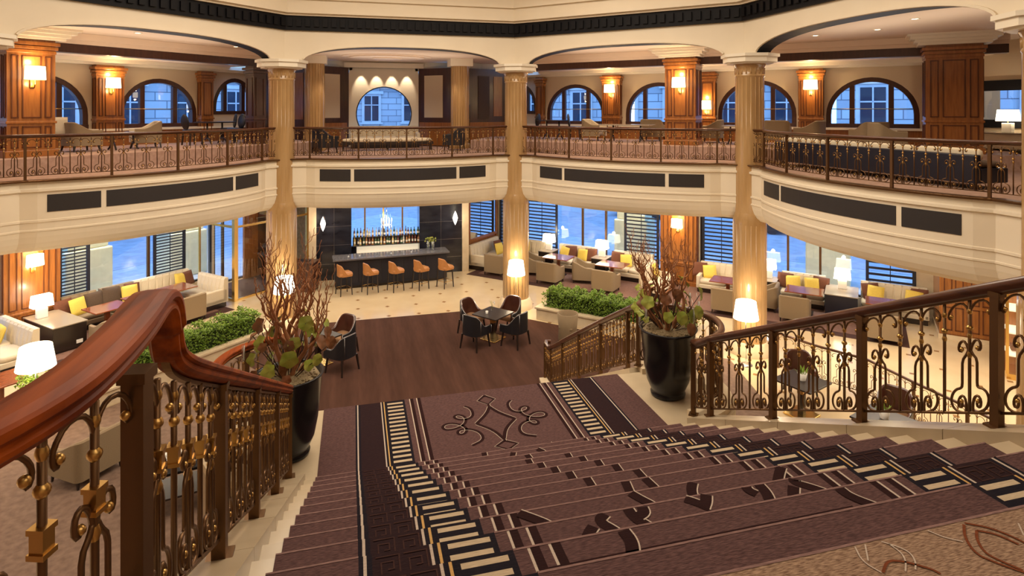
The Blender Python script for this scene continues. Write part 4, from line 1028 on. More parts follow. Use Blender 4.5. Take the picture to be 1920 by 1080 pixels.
MB().box(-1.25, 1.20, .12, .17, .86, 1.15).build('backsplash', 'backlit', sh); MB().box(-1.4, 1.42, -.35, .18, 0, .86).build('cupboard', 'espresso', sh)
bcols = [mat('bottle_glass_%d' % i, c, .08, coat=.5) for i, c in enumerate(((.30, .12, .03), (.03, .07, .03), (.45, .45, .42), (.12, .03, .02), (.55, .38, .12), (.05, .05, .06)))]
CN = ['amber', 'dark green', 'clear', 'dark red', 'golden', 'black']
bm_ = []
for c in range(6):
    for v_ in range(2):
        mb = MB(); h = (.30, .36)[v_]; r = (.043, .037)[v_]
        mb.lathe([(r, 0), (r, h*.58), (r*.8, h*.66), (r*.36, h*.76), (r*.34, h*.95), (r*.42, h*.96), (r*.42, h)], 10); mb.lathe([(r*1.02, h*.18), (r*1.02, h*.44)], 10, m=1, cap=False)
        bm_.append(mb.mesh('bottle', [bcols[c], 'white_trim']))
rb = random.Random(5)
for tier, (y, z, nn) in enumerate(((14.04, 1.21, 25), (14.23, 1.50, 24))):
    for i in range(nn):
        k = rb.randrange(12); o = bpy.data.objects.new('bottle', bm_[k]); COL.objects.link(o)
        o.location = (-1.52+2.7*i/(nn-1)+rb.uniform(-.02, .02), y+rb.uniform(-.02, .02), z)
        tag(o, '%s bottle in the %s row on the lit shelf behind the bar' % (CN[k//2], ('front', 'back')[tier]), 'bottle', 'liquor bottles behind the bar')
for x, txt in ((-2.70, 'left'), (2.40, 'right')):
    t = thing('wall_sconce', 'spindle shaped lit crystal sconce on the black marble %s of the bar window' % txt, 'sconce', (x, 13.70, 2.21), 0, 'crystal bar sconces')
    MB().box(-.04, .04, -.03, 0, -.12, .12).build('backplate', 'chrome', t); MB().tube([(0, -.02, 0), (0, -.12, 0)], .012, 6).build('arm', 'chrome', t)
    MB().lathe([(.004, -.28), (.06, -.16), (.105, 0), (.06, .16), (.004, .28)], 8, (0, -.16, 0), 0, False).build('crystal', 'crystal_lit', t)
    point('sconce_light', (0, -.34, 0), 14, WARM, .05, t)
ch = thing('chandelier', 'small lit crystal chandelier in front of the blue bar window', 'chandelier', (-.30, 13.9, 1.98))
MB().tube([(0, 0, .1), (0, 0, 1.85)], .008, 5).build('stem', 'chrome', ch); MB().lathe([(.004, -.06), (.05, 0), (.02, .10), (.03, .3), (.004, .40)], 10).build('body', 'drop_lit', ch)
for k in range(6):
    a = k*PI/3; c_, s_ = math.cos(a), math.sin(a)
    ar = MB().tube(smooth_line([(0, 0, .08), (.10*c_, .10*s_, .0), (.19*c_, .19*s_, .03), (.2*c_, .2*s_, .14)]), .007, 5).build('arm', 'drop_lit', ch)
    MB().lathe([(.012, .14), (.018, .24), (.003, .30)], 6, (.2*c_, .2*s_, 0)).build('candle', 'crystal_lit', ar)
    MB().lathe([(.003, -.12), (.018, -.06), (.003, .0)], 6, (.2*c_, .2*s_, .02)).build('crystal_drop', 'drop_lit', ar)
point('chandelier_light', (-.30, 13.45, 2.1), 18, WARM2, .08)
for i, (x, y) in enumerate(((1.25, 13.05), (1.42, 12.95))):
    t = thing('vase', ('clear glass vase of green stems at the right end of the bar', 'second clear glass vase beside the green stems on the bar')[i], 'vase', (x, y, 1.11))
    MB().lathe([(.05, 0), (.06, .02), (.075, .34), (.07, .34), (.055, .03)], 14, cap=False).build('glass', 'glass_clear', t)
    mb = MB()
    for k in range(7): mb.tube([(0, 0, .02), (rb.uniform(-.05, .05), rb.uniform(-.05, .05), .3), (rb.uniform(-.14, .14), rb.uniform(-.1, .1), .48)], .006, 4)
    for k in range(16): mb.ball((rb.uniform(-.13, .13), rb.uniform(-.1, .1), rb.uniform(.28, .5)), .03, 0, 6)
    mb.build('stems', 'leaf', t)
for i, x in enumerate((-1.75, -1.35, -.2, .55)):
    o = MB().lathe([(.035, 0), (.04, .10), (.036, .10), (.03, .01)], 12, cap=False).build('tumbler', 'glass_clear', loc=(x, 12.50+.075*x, 1.11))
    tag(o, '%s clear glass tumbler from the left on the bar top' % NUM[i], 'glass', 'tumblers on the bar')
# leather dining groups
def sq_table(label, x, y, rz, group='square dark dining tables'):
    t = thing('table', label, 'table', (x, y, .012), rz, group)
    MB().box(-.43, .43, -.43, .43, .70, .735).build('top', 'espresso', t, .006)
    MB().box(-.06, .06, -.06, .06, .03, .70).build('pedestal', 'espresso', t, .006); MB().box(-.066, .066, -.066, .066, .46, .56).build('collar', 'brass', t)
    MB().box(-.27, .27, -.27, .27, 0, .03).build('foot', 'brass_bright', t, .006); return t
def tt_items(x, y, z, desc, flower=True):
    if flower:
        t = thing('bud_vase', 'small clear vase with thin stems on %s' % desc, 'vase', (x, y, z))
        MB().lathe([(.03, 0), (.036, .09), (.022, .12)], 12).build('glass', 'glass_clear', t)
        mb = MB()
        for k in range(6): mb.tube([(0, 0, .06), (rb.uniform(-.03, .03), rb.uniform(-.03, .03), .2), (rb.uniform(-.1, .1), rb.uniform(-.1, .1), .33)], .003, 4)
        for k in range(5): mb.ball((rb.uniform(-.09, .09), rb.uniform(-.09, .09), rb.uniform(.22, .34)), .014, 1, 6)
        mb.build('stems', ['leaf', 'ceramic'], t)
    o = MB().lathe([(.035, 0), (.042, .07), (.036, .07), (.03, .01)], 12, cap=False).build('candle_glass', 'ceramic', loc=(x-.16, y-.06, z)); tag(o, 'small white candle glass on %s' % desc, 'candle holder')
TX, TY = 2.30, 6.30
sq_table('square dark table with brass foot among four leather chairs before the right column', TX, TY, math.radians(39)); tt_items(TX-.02, TY+.05, .747, 'the table of four leather chairs')
G4 = 'brown leather chairs with nailheads'
for a, txt in ((129, 'back left of the right lobby table'), (39, 'back right of the right lobby table, before the column'), (219, 'front left of the right lobby table'), (309, 'front right of the right lobby table')):
    r_ = math.radians(a); leather((TX+.80*math.cos(r_), TY+.80*math.sin(r_), .012), r_-PI/2, 'chestnut leather tub chair, '+txt, G4)
UX2, UY2 = -2.45, 5.75
sq_table('square dark table half hidden behind the left willow pot', UX2, UY2, math.radians(40)); tt_items(UX2, UY2, .747, 'the table behind the left willow pot')
for a, txt in ((45, 'standing behind the left willow pot'), (-44, 'with its black side to the camera, right of the left pot')):
    r_ = math.radians(a); leather((UX2+.85*math.cos(r_), UY2+.85*math.sin(r_), .012), r_-PI/2, 'chestnut leather tub chair '+txt, G4)
# dark tables seen through the right stair railing
for i, (x, y, rz, txt) in enumerate(((7.75, .40, .35, 'dark square table with a white potted plant beyond the right stair railing'), (8.1, -1.35, .35, 'dark table low behind the right stair railing, nearest the stairs'))):
    t = sq_table(txt, x, y, rz)
leather((8.35, 1.15, 0), math.radians(-25), 'dark leather chair by the table beyond the right stair railing', G4)
leather((8.85, -.85, 0), math.radians(-60), 'dark leather chair beside the lower table beyond the right railing', G4)
def pot_plant(x, y, z, label, r=.09):
    t = thing('potted_plant', label, 'potted plant', (x, y, z))
    MB().lathe([(r*.7, 0), (r, r*1.5), (r*.9, r*1.5), (r*.6, .02)], 16, cap=False).build('pot', 'ceramic', t); mb = MB()
    for k in range(26):
        a = rb.uniform(0, 2*PI); q = rb.uniform(.3, 1)*r*1.9; h = r*1.5+rb.uniform(0, r*1.7)
        leaf_blade(mb, (q*.4*math.cos(a), q*.4*math.sin(a), r*1.3), (q*math.cos(a), q*math.sin(a), h), r*.35)
    mb.build('leaves', 'hedge', t); return t
def leaf_blade(mb, a, b, w_, m=0):
    a, b = Vector(a), Vector(b); d = b-a; sd = d.cross(Vector((0, 0, 1)))
    sd = sd.normalized() if sd.length > 1e-6 else Vector((1, 0, 0)); c = a+d*.55+Vector((0, 0, w_*.3))
    mb.add([tuple(a), tuple(c+sd*w_*.5), tuple(b), tuple(c-sd*w_*.5)], [(0, 1, 2), (0, 2, 3)], m)
pot_plant(7.78, .42, .747, 'small plant in a white pot on the dark table beyond the right railing', .10)
pot_plant(8.12, -1.33, .747, 'small plant in a white pot on the lower dark table', .10)
# low bronze railing far beyond the right stairs
pts = [(8.9, 2.6), (9.2, 1.7), (9.75, .7), (9.75, -.5), (9.8, -1.6), (9.8, -2.7)]
railing('low bronze railing on the lobby floor beyond the right stair railing', [(x, y, 0) for x, y in pts], [(x, y, .88) for x, y in pts], rail_w=.05, rail_h=.04, top=.88, r=.007, per=6)
# hedges in limestone planters between the columns
def hedge(ang, t0, t1, n0, n1, label, seed):
    x, y = Wg(ang, (t0+t1)/2, (n0+n1)/2); L_ = t1-t0; D = n1-n0
    t = thing('hedge_planter', label, 'planter', (x, y, 0), RZ(ang))
    mb = MB()
    for q in ((-L_/2-.16, L_/2+.16, -D/2-.18, -D/2), (-L_/2-.16, L_/2+.16, D/2, D/2+.12), (-L_/2-.16, -L_/2, -D/2, D/2), (L_/2, L_/2+.16, -D/2, D/2)): mb.box(*q, 0, .34)
    for q in ((-L_/2-.20, L_/2+.20, -D/2-.22, -D/2+.02), (-L_/2-.2, L_/2+.2, D/2-.02, D/2+.16), (-L_/2-.2, -L_/2+.02, -D/2, D/2), (L_/2-.02, L_/2+.2, -D/2, D/2)): mb.box(*q, .34, .40)
    mb.build('stone_curb', 'stone', t, .01); MB().box(-L_/2, L_/2, -D/2, D/2, .02, .30).build('soil', 'hedge_dark', t)
    r_ = random.Random(seed); mb = MB()
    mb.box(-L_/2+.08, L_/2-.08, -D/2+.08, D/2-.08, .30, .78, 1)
    for k in range(int(2300*L_)):
        u, v, w_ = r_.uniform(-1, 1), r_.uniform(-1, 1), r_.uniform(.0, 1)
        if r_.random() < .6: w_ = 1-abs(r_.gauss(0, .12))
        elif r_.random() < .7: v = math.copysign(1-abs(r_.gauss(0, .12)), -1 if r_.random() < .7 else 1)
        bump = .06*math.sin(u*L_*5+seed)+.05*math.sin(u*L_*11+v*3)
        p = Vector((u*(L_/2+.02), v*(D/2+.05), .34+w_*(.54+bump)))
        a = r_.uniform(0, 2*PI); e = r_.uniform(-.2, 1.1); s_ = r_.uniform(.028, .052)
        d = Vector((math.cos(a)*math.cos(e), math.sin(a)*math.cos(e), math.sin(e)))
        leaf_blade(mb, p, p+d*s_*1.6, s_, 0)
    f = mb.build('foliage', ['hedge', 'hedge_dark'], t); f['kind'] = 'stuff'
    return t
hedge(45, -2.35, 2.3, 8.30, 9.0, 'long green hedge in a limestone planter on the right, behind the willow pot', 3)
hedge(-45, -2.9, 2.45, 8.25, 8.95, 'long green hedge in a limestone planter on the left, behind the mahogany handrail', 8)
o = thing('tub_chair', 'grey tub chair standing before the right hedge planter', 'chair', (4.30, 5.55, .012), .8)
MB().lathe([(.24, .0), (.27, .06), (.26, .4), (.30, .80), (.26, .80), (.22, .42)], 24, cap=False).build('shell', 'taupe', o)
mb = MB(); cushion(mb, .44, .44, .36, .46); mb.build('seat', 'taupe', o)
# lit floor lamps
floor_lamp('lit white floor lamp before the column left of the bar', -3.50, 7.95, 1.52)
floor_lamp('lit white floor lamp before the column right of the bar', 3.46, 8.05, 1.52, .29)
floor_lamp('lit white floor lamp before the column behind the right stair rail', 8.20, 2.92, 1.42, .31)
floor_lamp('large lit white lamp at the left edge beside the hedge', -7.80, 3.75, 1.55, .34)
# right lounge
Z = .016
def wl(ang, t_, n_, z=Z): return Wg(ang, t_, n_)+(z,)
GA = 'taupe lounge chairs'
for t_, n_, tr, txt in ((-6.3, 11.95, PI, 'nearest the bar, its back to the hall'), (-3.95, 11.95, PI, 'behind the centre column lamp, its back to the hall'), (-1.72, 11.98, PI, 'at the second window table, behind the hedge'),
     (-5.1, 12.75, PI/2+.3, 'left of the first window table, turned sideways'), (-2.92, 12.75, PI/2+.3, 'left of the second window table, turned sideways'),
     (2.5, 11.85, PI, 'behind the willow pot, left of the right column'), (4.5, 12.1, PI, 'just right of the right column, its back to the hall'), (6.85, 11.6, PI, 'behind the rising handrail near the wood doors'), (3.55, 12.9, -PI/2, 'half hidden by the right column, turned left')):
    armchair(wl(45, t_, n_), RZ(45)+tr, 'taupe armchair on the right, '+txt, GA)
bench('ivory banquette along the wood wedge wall right of the bar', 45, -7.35, 13.1, 2.2, (1, 0), PI/2)
bench('ivory banquette at the first slatted window right of the bar', 45, -6.1, 13.95, 1.5)
bench('ivory banquette between the two table lamps behind the hedge', 45, -3.83, 13.95, 1.65)
bench('ivory banquette under the second slatted shutter left of the wood pier', 45, -1.45, 13.95, 1.6)
bench('ivory banquette with arm beside the wood pier, behind the willow branches', 45, -.05, 12.75, 1.5, (0, 1), PI/2)
bench('ivory banquette under the window right of the wood pier', 45, 2.14, 13.95, 2.0, (1, 0))
bench('ivory banquette just right of the right column', 45, 4.57, 13.95, 1.35)
bench('ivory sofa with rounded arm at the far right end of the windows', 45, 7.17, 13.95, 1.8, (0, 1))
GT = 'red wood lounge tables'
for t_, n_, txt in ((-4.1, 13.0, 'first window table right of the bar'), (-1.85, 13.0, 'second window table right of the bar'), (2.35, 12.95, 'red wood table left of the right column'), (4.7, 13.0, 'red wood table just right of the right column'), (6.95, 12.9, 'red wood table before the far right sofa')):
    table(txt+', with red wood top', wl(45, t_, n_), RZ(45), 1.1, .85, group=GT)
for t_, txt in ((-5.0, 'between the first two banquettes'), (-2.64, 'between the second and third banquettes'), (3.5, 'behind the right column')):
    console('dark console with a lamp %s at the right windows' % txt, 45, t_, 13.9, .62, .75, .72)
console('dark navy console with socket plate and lamp, right of the right column', 45, 5.74, 13.6, .94, 1.3, .72, 'navy', socket=True)
GL = 'rectangular lit table lamps'
for t_, n_, txt in ((-5.0, 13.95, 'nearest the bar'), (-2.64, 13.95, 'second from the bar'), (3.5, 14.0, 'behind the right column'), (5.75, 13.85, 'on the navy console')):
    tlamp(wl(45, t_, n_, .737), RZ(45), 'lit rectangular table lamp at the right windows, '+txt, GL)
PS = 'silk pillows'
rp = random.Random(3)
for t_, n_, m, txt in ((-7.0, 13.25, 'yellow', 'on the banquette along the wedge wall'), (-7.25, 13.55, 'rust', 'behind the yellow one on the wedge banquette'), (-6.2, 14.0, 'yellow', 'on the first window banquette, behind the centre column'), (-4.30, 13.98, 'yellow', 'left one on the banquette between the two lamps'), (-3.50, 13.98, 'yellow', 'right one on the banquette between the two lamps'),
     (-4.05, 14.12, 'rust', 'behind the left yellow pillow between the two lamps'), (-3.15, 14.06, 'rust', 'at the right end of the banquette between the two lamps'), (-1.65, 13.98, 'yellow', 'under the slatted shutter left of the wood pier'), (-2.05, 14.08, 'rust', 'beside the yellow pillow under the slatted shutter'), (-.25, 13.2, 'yellow', 'behind the willow leaves'),
     (1.52, 13.98, 'yellow', 'right of the wood pier, beside the willow branches'), (1.15, 14.08, 'rust', 'in the corner right of the wood pier'), (4.28, 13.98, 'yellow', 'left one just right of the right column'), (4.86, 13.98, 'yellow', 'right one just right of the right column'), (4.02, 14.10, 'rust', 'at the left end right of the column'), (5.12, 14.10, 'rust', 'next to the navy console'),
     (6.68, 13.98, 'yellow', 'left one on the far right sofa'), (7.70, 13.95, 'yellow', 'right one on the far right sofa'), (6.55, 14.12, 'rust', 'behind the left yellow pillow of the far right sofa'), (7.85, 14.12, 'rust', 'behind the right yellow pillow of the far right sofa')):
    x, y = Wg(45, t_, n_); pillow(m, x, y, .47, RZ(45)+rp.uniform(-.35, .35)+(PI/2 if n_ < 13.7 else 0), '%s pillow %s' % ('bright yellow' if m == 'yellow' else 'rust brown', txt), -.30, rp.uniform(-.12, .12), .46 if m == 'yellow' else .5, PS)
# right window wall: shutters, wood pier with sconce
def shutter(ang, t0, t1, label, n_=14.42, z0=.45, z1=3.45, pit=.145):
    x, y = Wg(ang, (t0+t1)/2, n_); t = thing('louvre_shutter', label, 'shutter', (x, y, 0), RZ(ang), 'navy slatted window shutters'); hw = (t1-t0)/2
    mb = MB(); mb.box(-hw, -hw+.09, -.03, .03, z0, z1); mb.box(hw-.09, hw, -.03, .03, z0, z1); mb.box(-hw, hw, -.03, .03, z0, z0+.07); mb.box(-hw, hw, -.03, .03, z1-.07, z1); mb.build('frame', 'shutter', t)
    mb = MB(); k = int((z1-z0-.16)/pit)
    for i in range(k):
        z = z0+.12+i*pit; mb.box(-hw+.09, hw-.09, -.02, .02, z, z+pit*.36)
    mb.build('slats', 'shutter', t); MB().box(-.012, .012, -.028, -.018, z0+.07, z1-.07).build('tilt_rod', 'shutter', t)
shutter(45, -7.70, -6.32, 'navy slatted shutter nearest the bar, mostly behind the centre column')
shutter(45, -6.3, -4.83, 'navy slatted shutter right of the bar, partly behind the centre column')
shutter(45, -1.88, -.48, 'navy slatted shutter just left of the lower wood pier')
shutter(45, 1.15, 2.55, 'navy slatted shutter between the lower wood pier and the right column')
shutter(45, 6.41, 7.78, 'navy slatted shutter at the far right under the bowed balcony', pit=.2)
wood_pier('cherry wood pier with lit sconce between the lower windows, behind the right willow pot', 45, .33, 14.31, 1.34, .35, 0, 3.82, 'cherry wood piers')
x, y = Wg(45, .33, 14.12); sconce('lit sconce on the lower wood pier behind the right willow pot', x, y, 2.33, RZ(45), 'lit wall sconces')
# cherry wood doors and brass showcase at the far right
t = thing('wood_cabinet', 'tall cherry wood panelled cupboard doors at the far right under the balcony', 'cupboard', Wg(45, 8.95, 12.9)+(0,), RZ(45))
MB().box(-.72, 1.8, -.30, 1.4, .12, 3.8).build('body', 'wood', t); MB().box(-.75, 1.8, -.33, 1.4, 0, .14).build('plinth', 'stone', t)
for k in range(2):
    x0 = -.68+.62*k; d_ = MB().box(x0, x0+.58, -.33, -.29, .18, 3.7).build('door', 'wood', t)
    mb = MB()
    for z0, z1 in ((.28, .95), (1.05, 2.2), (2.3, 3.6)):
        for c0, c1 in ((x0+.06, x0+.26), (x0+.32, x0+.52)):
            mb.box(c0, c1, -.345, -.33, z0, z0+.03); mb.box(c0, c1, -.345, -.33, z1-.03, z1); mb.box(c0, c0+.03, -.345, -.33, z0, z1); mb.box(c1-.03, c1, -.345, -.33, z0, z1)
    mb.build('door_panel', 'wood_line', d_)
t = thing('display_case', 'brass framed glass display case with lit shelves at the right edge behind the railing', 'display case', (14.75, .10, 0), RZ(45))
MB().box(-1.0, 1.0, -.3, .5, 0, .14).build('base', 'brass_bright', t)
for sx in (-1, -.02, .98):
    MB().box(sx-.02, sx+.04, -.32, -.26, .14, 3.4).build('post', 'brass_bright', t)
for k, z in enumerate((.55, 1.1, 1.65, 2.2)): MB().box(-.96, .96, -.24, .46, z, z+.03).build('shelf', 'backlit', t)
MB().box(-.98, .98, .46, .5, .14, 3.4).build('back', 'wood', t); MB().box(-1.0, 1.0, -.32, .5, 3.4, 3.6).build('top', 'brass_bright', t); MB().box(-.96, .96, -.30, -.29, .14, 3.4).build('pane', 'glass', t)
mb = MB()
for k in range(9): mb.cbox((-.8+.2*k, .1, .64+.55*(k % 3)+.05), (.12, .2, .14))
mb.build('displayed_wares', 'rust', t)
point('case_light', (14.45, -.1, 3.2), 30, WARM, .1)
# left lounge
for t_, n_, tr, txt in ((.35, 11.75, PI, 'with its back to the mahogany handrail'), (2.55, 11.85, PI, 'boxy one beside the brass entrance, its back to the hall'), (1.45, 11.75, PI, 'hidden behind the top of the mahogany handrail')):
    armchair(wl(-45, t_, n_), RZ(-45)+tr, 'taupe armchair on the left, '+txt, GA)
bench('ivory sofa at the left edge facing away from the bar', -45, -1.75, 12.9, 2.0, (0, 0), -PI/2, z=.016)
bench('taupe window banquette next to the lower left wood pier', -45, .62, 13.95, .95, mseat='taupe')
bench('taupe window banquette in the middle of the left window', -45, 1.68, 13.95, .95, mseat='taupe')
bench('long ivory banquette under the left slatted shutter', -45, 3.13, 13.95, 1.86)
bench('ivory banquette return at the brass entrance', -45, 3.62, 12.72, 1.45, (0, 1), -PI/2)
for t_, n_, txt in ((.78, 12.95, 'red wood table before the left wood pier'), (1.9, 13.05, 'glossy table in the middle of the left lounge'), (2.92, 13.1, 'red wood table by the ivory corner banquette')):
    table(txt, wl(-45, t_, n_), RZ(-45), 1.0, .85, group=GT)
table('red wood table by the hedge at the left picture edge', wl(-45, -2.9, 9.75, 0), RZ(-45), 1.0, .9, group=GT)
console('long dark console with lamp and socket plate at the lower left wood pier', -45, -.46, 13.15, .85, 1.75, .72, socket=True)
tlamp(wl(-45, -.62, 13.55, .737), RZ(-45), 'lit table lamp with white rectangular shade on the left console', GL)
for t_, n_, m, txt, s_ in ((.42, 13.85, 'yellow', 'on the taupe banquette by the left pier', .5), (.12, 14.02, 'rust', 'behind the yellow pillow by the left pier', .5), (.92, 14.0, 'brown_fab', 'at the right end of the banquette by the left pier', .52), (1.95, 13.98, 'yellow', 'on the middle taupe banquette', .48), (2.08, 14.1, 'rust', 'behind the yellow pillow of the middle banquette', .5),
     (1.42, 14.0, 'brown_fab', 'at the left end of the middle banquette', .55), (3.62, 13.98, 'yellow', 'in the corner of the long ivory banquette', .48), (3.86, 14.02, 'rust', 'right of the yellow one in the ivory corner', .48)):
    x, y = Wg(-45, t_, n_); pillow(m, x, y, .47, RZ(-45)+rp.uniform(-.3, .3), '%s pillow %s, left side' % ({'yellow': 'bright yellow', 'rust': 'rust brown', 'brown_fab': 'dark brown'}[m], txt), -.3, rp.uniform(-.12, .12), s_, PS)
x, y = Wg(-45, -1.72, 13.2); pillow('yellow', x, y, .47, RZ(-45)-PI/2, 'bright yellow pillow on the ivory sofa at the left edge', -.3, .1, .48, PS)
shutter(-45, .14, .99, 'navy slatted shutter next to the lower left wood pier', pit=.10); shutter(-45, 2.93, 4.04, 'navy slatted shutter at the left corner banquette', pit=.10)
wood_pier('cherry wood pier with lit sconce at the left edge of the lower windows', -45, -.60, 14.31, 1.36, .35, 0, 3.82, 'cherry wood piers')
x, y = Wg(-45, -.62, 14.12); sconce('lit sconce on the lower wood pier at the left edge', x, y, 2.30, RZ(-45), 'lit wall sconces')
# brass entrance vestibule
ev = thing('glass_vestibule', 'brass framed glass entrance box left of the bar', 'entrance', Wg(-45, 0, 0)+(0,), RZ(-45))
for t_, n_, h in ((4.5, 12.28, .07), (4.5, 14.3, .03), (6.1, 12.28, .035), (7.6, 12.28, .05)): MB().box(t_-h, t_+h, n_-h, n_+h, 0, 3.83).build('post', 'brass_bright', ev)
for z in (0, 2.5):
    MB().box(4.5, 7.6, 12.24, 12.32, z, z+.07).build('frame_rail', 'brass_bright', ev); MB().box(4.46, 4.54, 12.28, 14.3, z, z+.07).build('frame_rail', 'brass_bright', ev)
for q in ((4.55, 6.08), (6.12, 7.56)): MB().box(q[0], q[1], 12.275, 12.283, .07, 3.8).build('pane', 'glass', ev)
MB().box(4.497, 4.503, 12.34, 14.26, .07, 3.8).build('pane', 'glass', ev)
mt = tag(MB().prism([Wg(-45, 4.7, 12.45), Wg(-45, 7.4, 12.45), Wg(-45, 7.4, 14.4), Wg(-45, 4.7, 14.4)], 0, .02).build('entrance_mat', 'border_cpt'), 'dark entrance mat inside the brass framed vestibule', 'mat')
wp = thing('wood_wainscot', 'cherry wood wainscot with a small box beside the entrance, left of the column', 'panelling', Wg(-45, 6.85, 14.40)+(0,), RZ(-45))
MB().box(-.5, .95, -.05, .05, 0, 3.8).build('board', 'wood', wp); MB().box(-.42, -.12, -.2, -.05, 2.0, 2.6).build('box', 'wood', wp); MB().box(.1, .8, -.065, -.05, .3, 3.5).build('inset', 'wood_dark', wp)
sg = thing('glass_screen', 'tall mottled bronze glass screen between the left column and the bar', 'screen', Wg(-45, 7.84, 13.15)+(0,), RZ(-45))
MB().box(-.02, .02, -.85, .85, .2, 3.8).build('pane', 'screen', sg)
mb = MB()
for a in (-.9, .84): mb.box(-.05, .04, a, a+.07, 0, 3.83)
mb.box(-.05, .04, -.9, .9, 0, .22); mb.build('frame', 'wood', sg)
wm = thing('wall_mirror', 'large mirror over wood panelling on the wedge wall right of the bar', 'mirror', Wg(45, -7.88, 13.3)+(0,), RZ(45))
MB().box(0, .02, -1.0, 1.05, 1.15, 3.75).build('mirror_pane', 'mirror', wm)
mb = MB()
for q in ((-1.1, -1.0, .95, 3.8), (1.05, 1.15, .2, 3.8), (-1.1, 1.15, 1.05, 1.15)): mb.box(-.02, .05, *q)
for k in range(3): mb.box(0, .03, -.98+.7*k, -.36+.7*k, .3, .95)
mb.build('frame', 'wood', wm, .006)
hd = thing('host_desk', 'dark red wood host desk between the left column and the bar', 'desk', (-3.25, 12.6, 0), -.3)
MB().box(-.38, .38, -.26, .26, 0, 1.02).build('body', 'wood_dark', hd, .02); MB().box(-.42, .42, -.30, .30, 1.02, 1.07).build('top', 'wood_dark', hd, .01); MB().box(-.2, .15, -.1, .12, 1.07, 1.10).build('book', 'navy', hd)
# lobby corner seen through the left railing
armchair((-6.2, 1.9, .012), -2.2, 'taupe armchair low behind the near left railing', GA)
st = thing('service_table', 'black service table with cups, seen through the near left railing', 'table', (-4.25, .55, .012), .25)
MB().box(-.55, .55, -.35, .35, .70, .74).build('top', 'black', st)
MB().box(-.52, .52, -.32, .32, .30, .33).build('shelf', 'espresso', st)
for sx in (-1, 1):
    for sy in (-1, 1): MB().box(sx*.5-.03, sx*.5+.03, sy*.3-.03, sy*.3+.03, 0, .70).build('leg', 'espresso', st)
for i, (dx, dy) in enumerate(((-.35, .1), (-.15, .15), (.05, .1), (.25, .15), (-.25, -.12), (.1, -.12))):
    t = thing('cup', 'white cup %s on the black service table behind the left railing' % ('in the back row' if i < 4 else 'in the front row'), 'cup', (-4.25+dx, .55+dy, .752), i, 'white cups on the service table')
    MB().lathe([(.025, 0), (.045, .07), (.041, .07), (.02, .008)], 14, cap=False).build('body', 'ceramic', t); MB().lathe([(.03, 0), (.07, .012), (.03, .004)], 16).build('saucer', 'ceramic', t)
pot_plant(-4.9, 1.3, .012, 'small leafy plant in a white pot on the floor behind the left railing', .16)

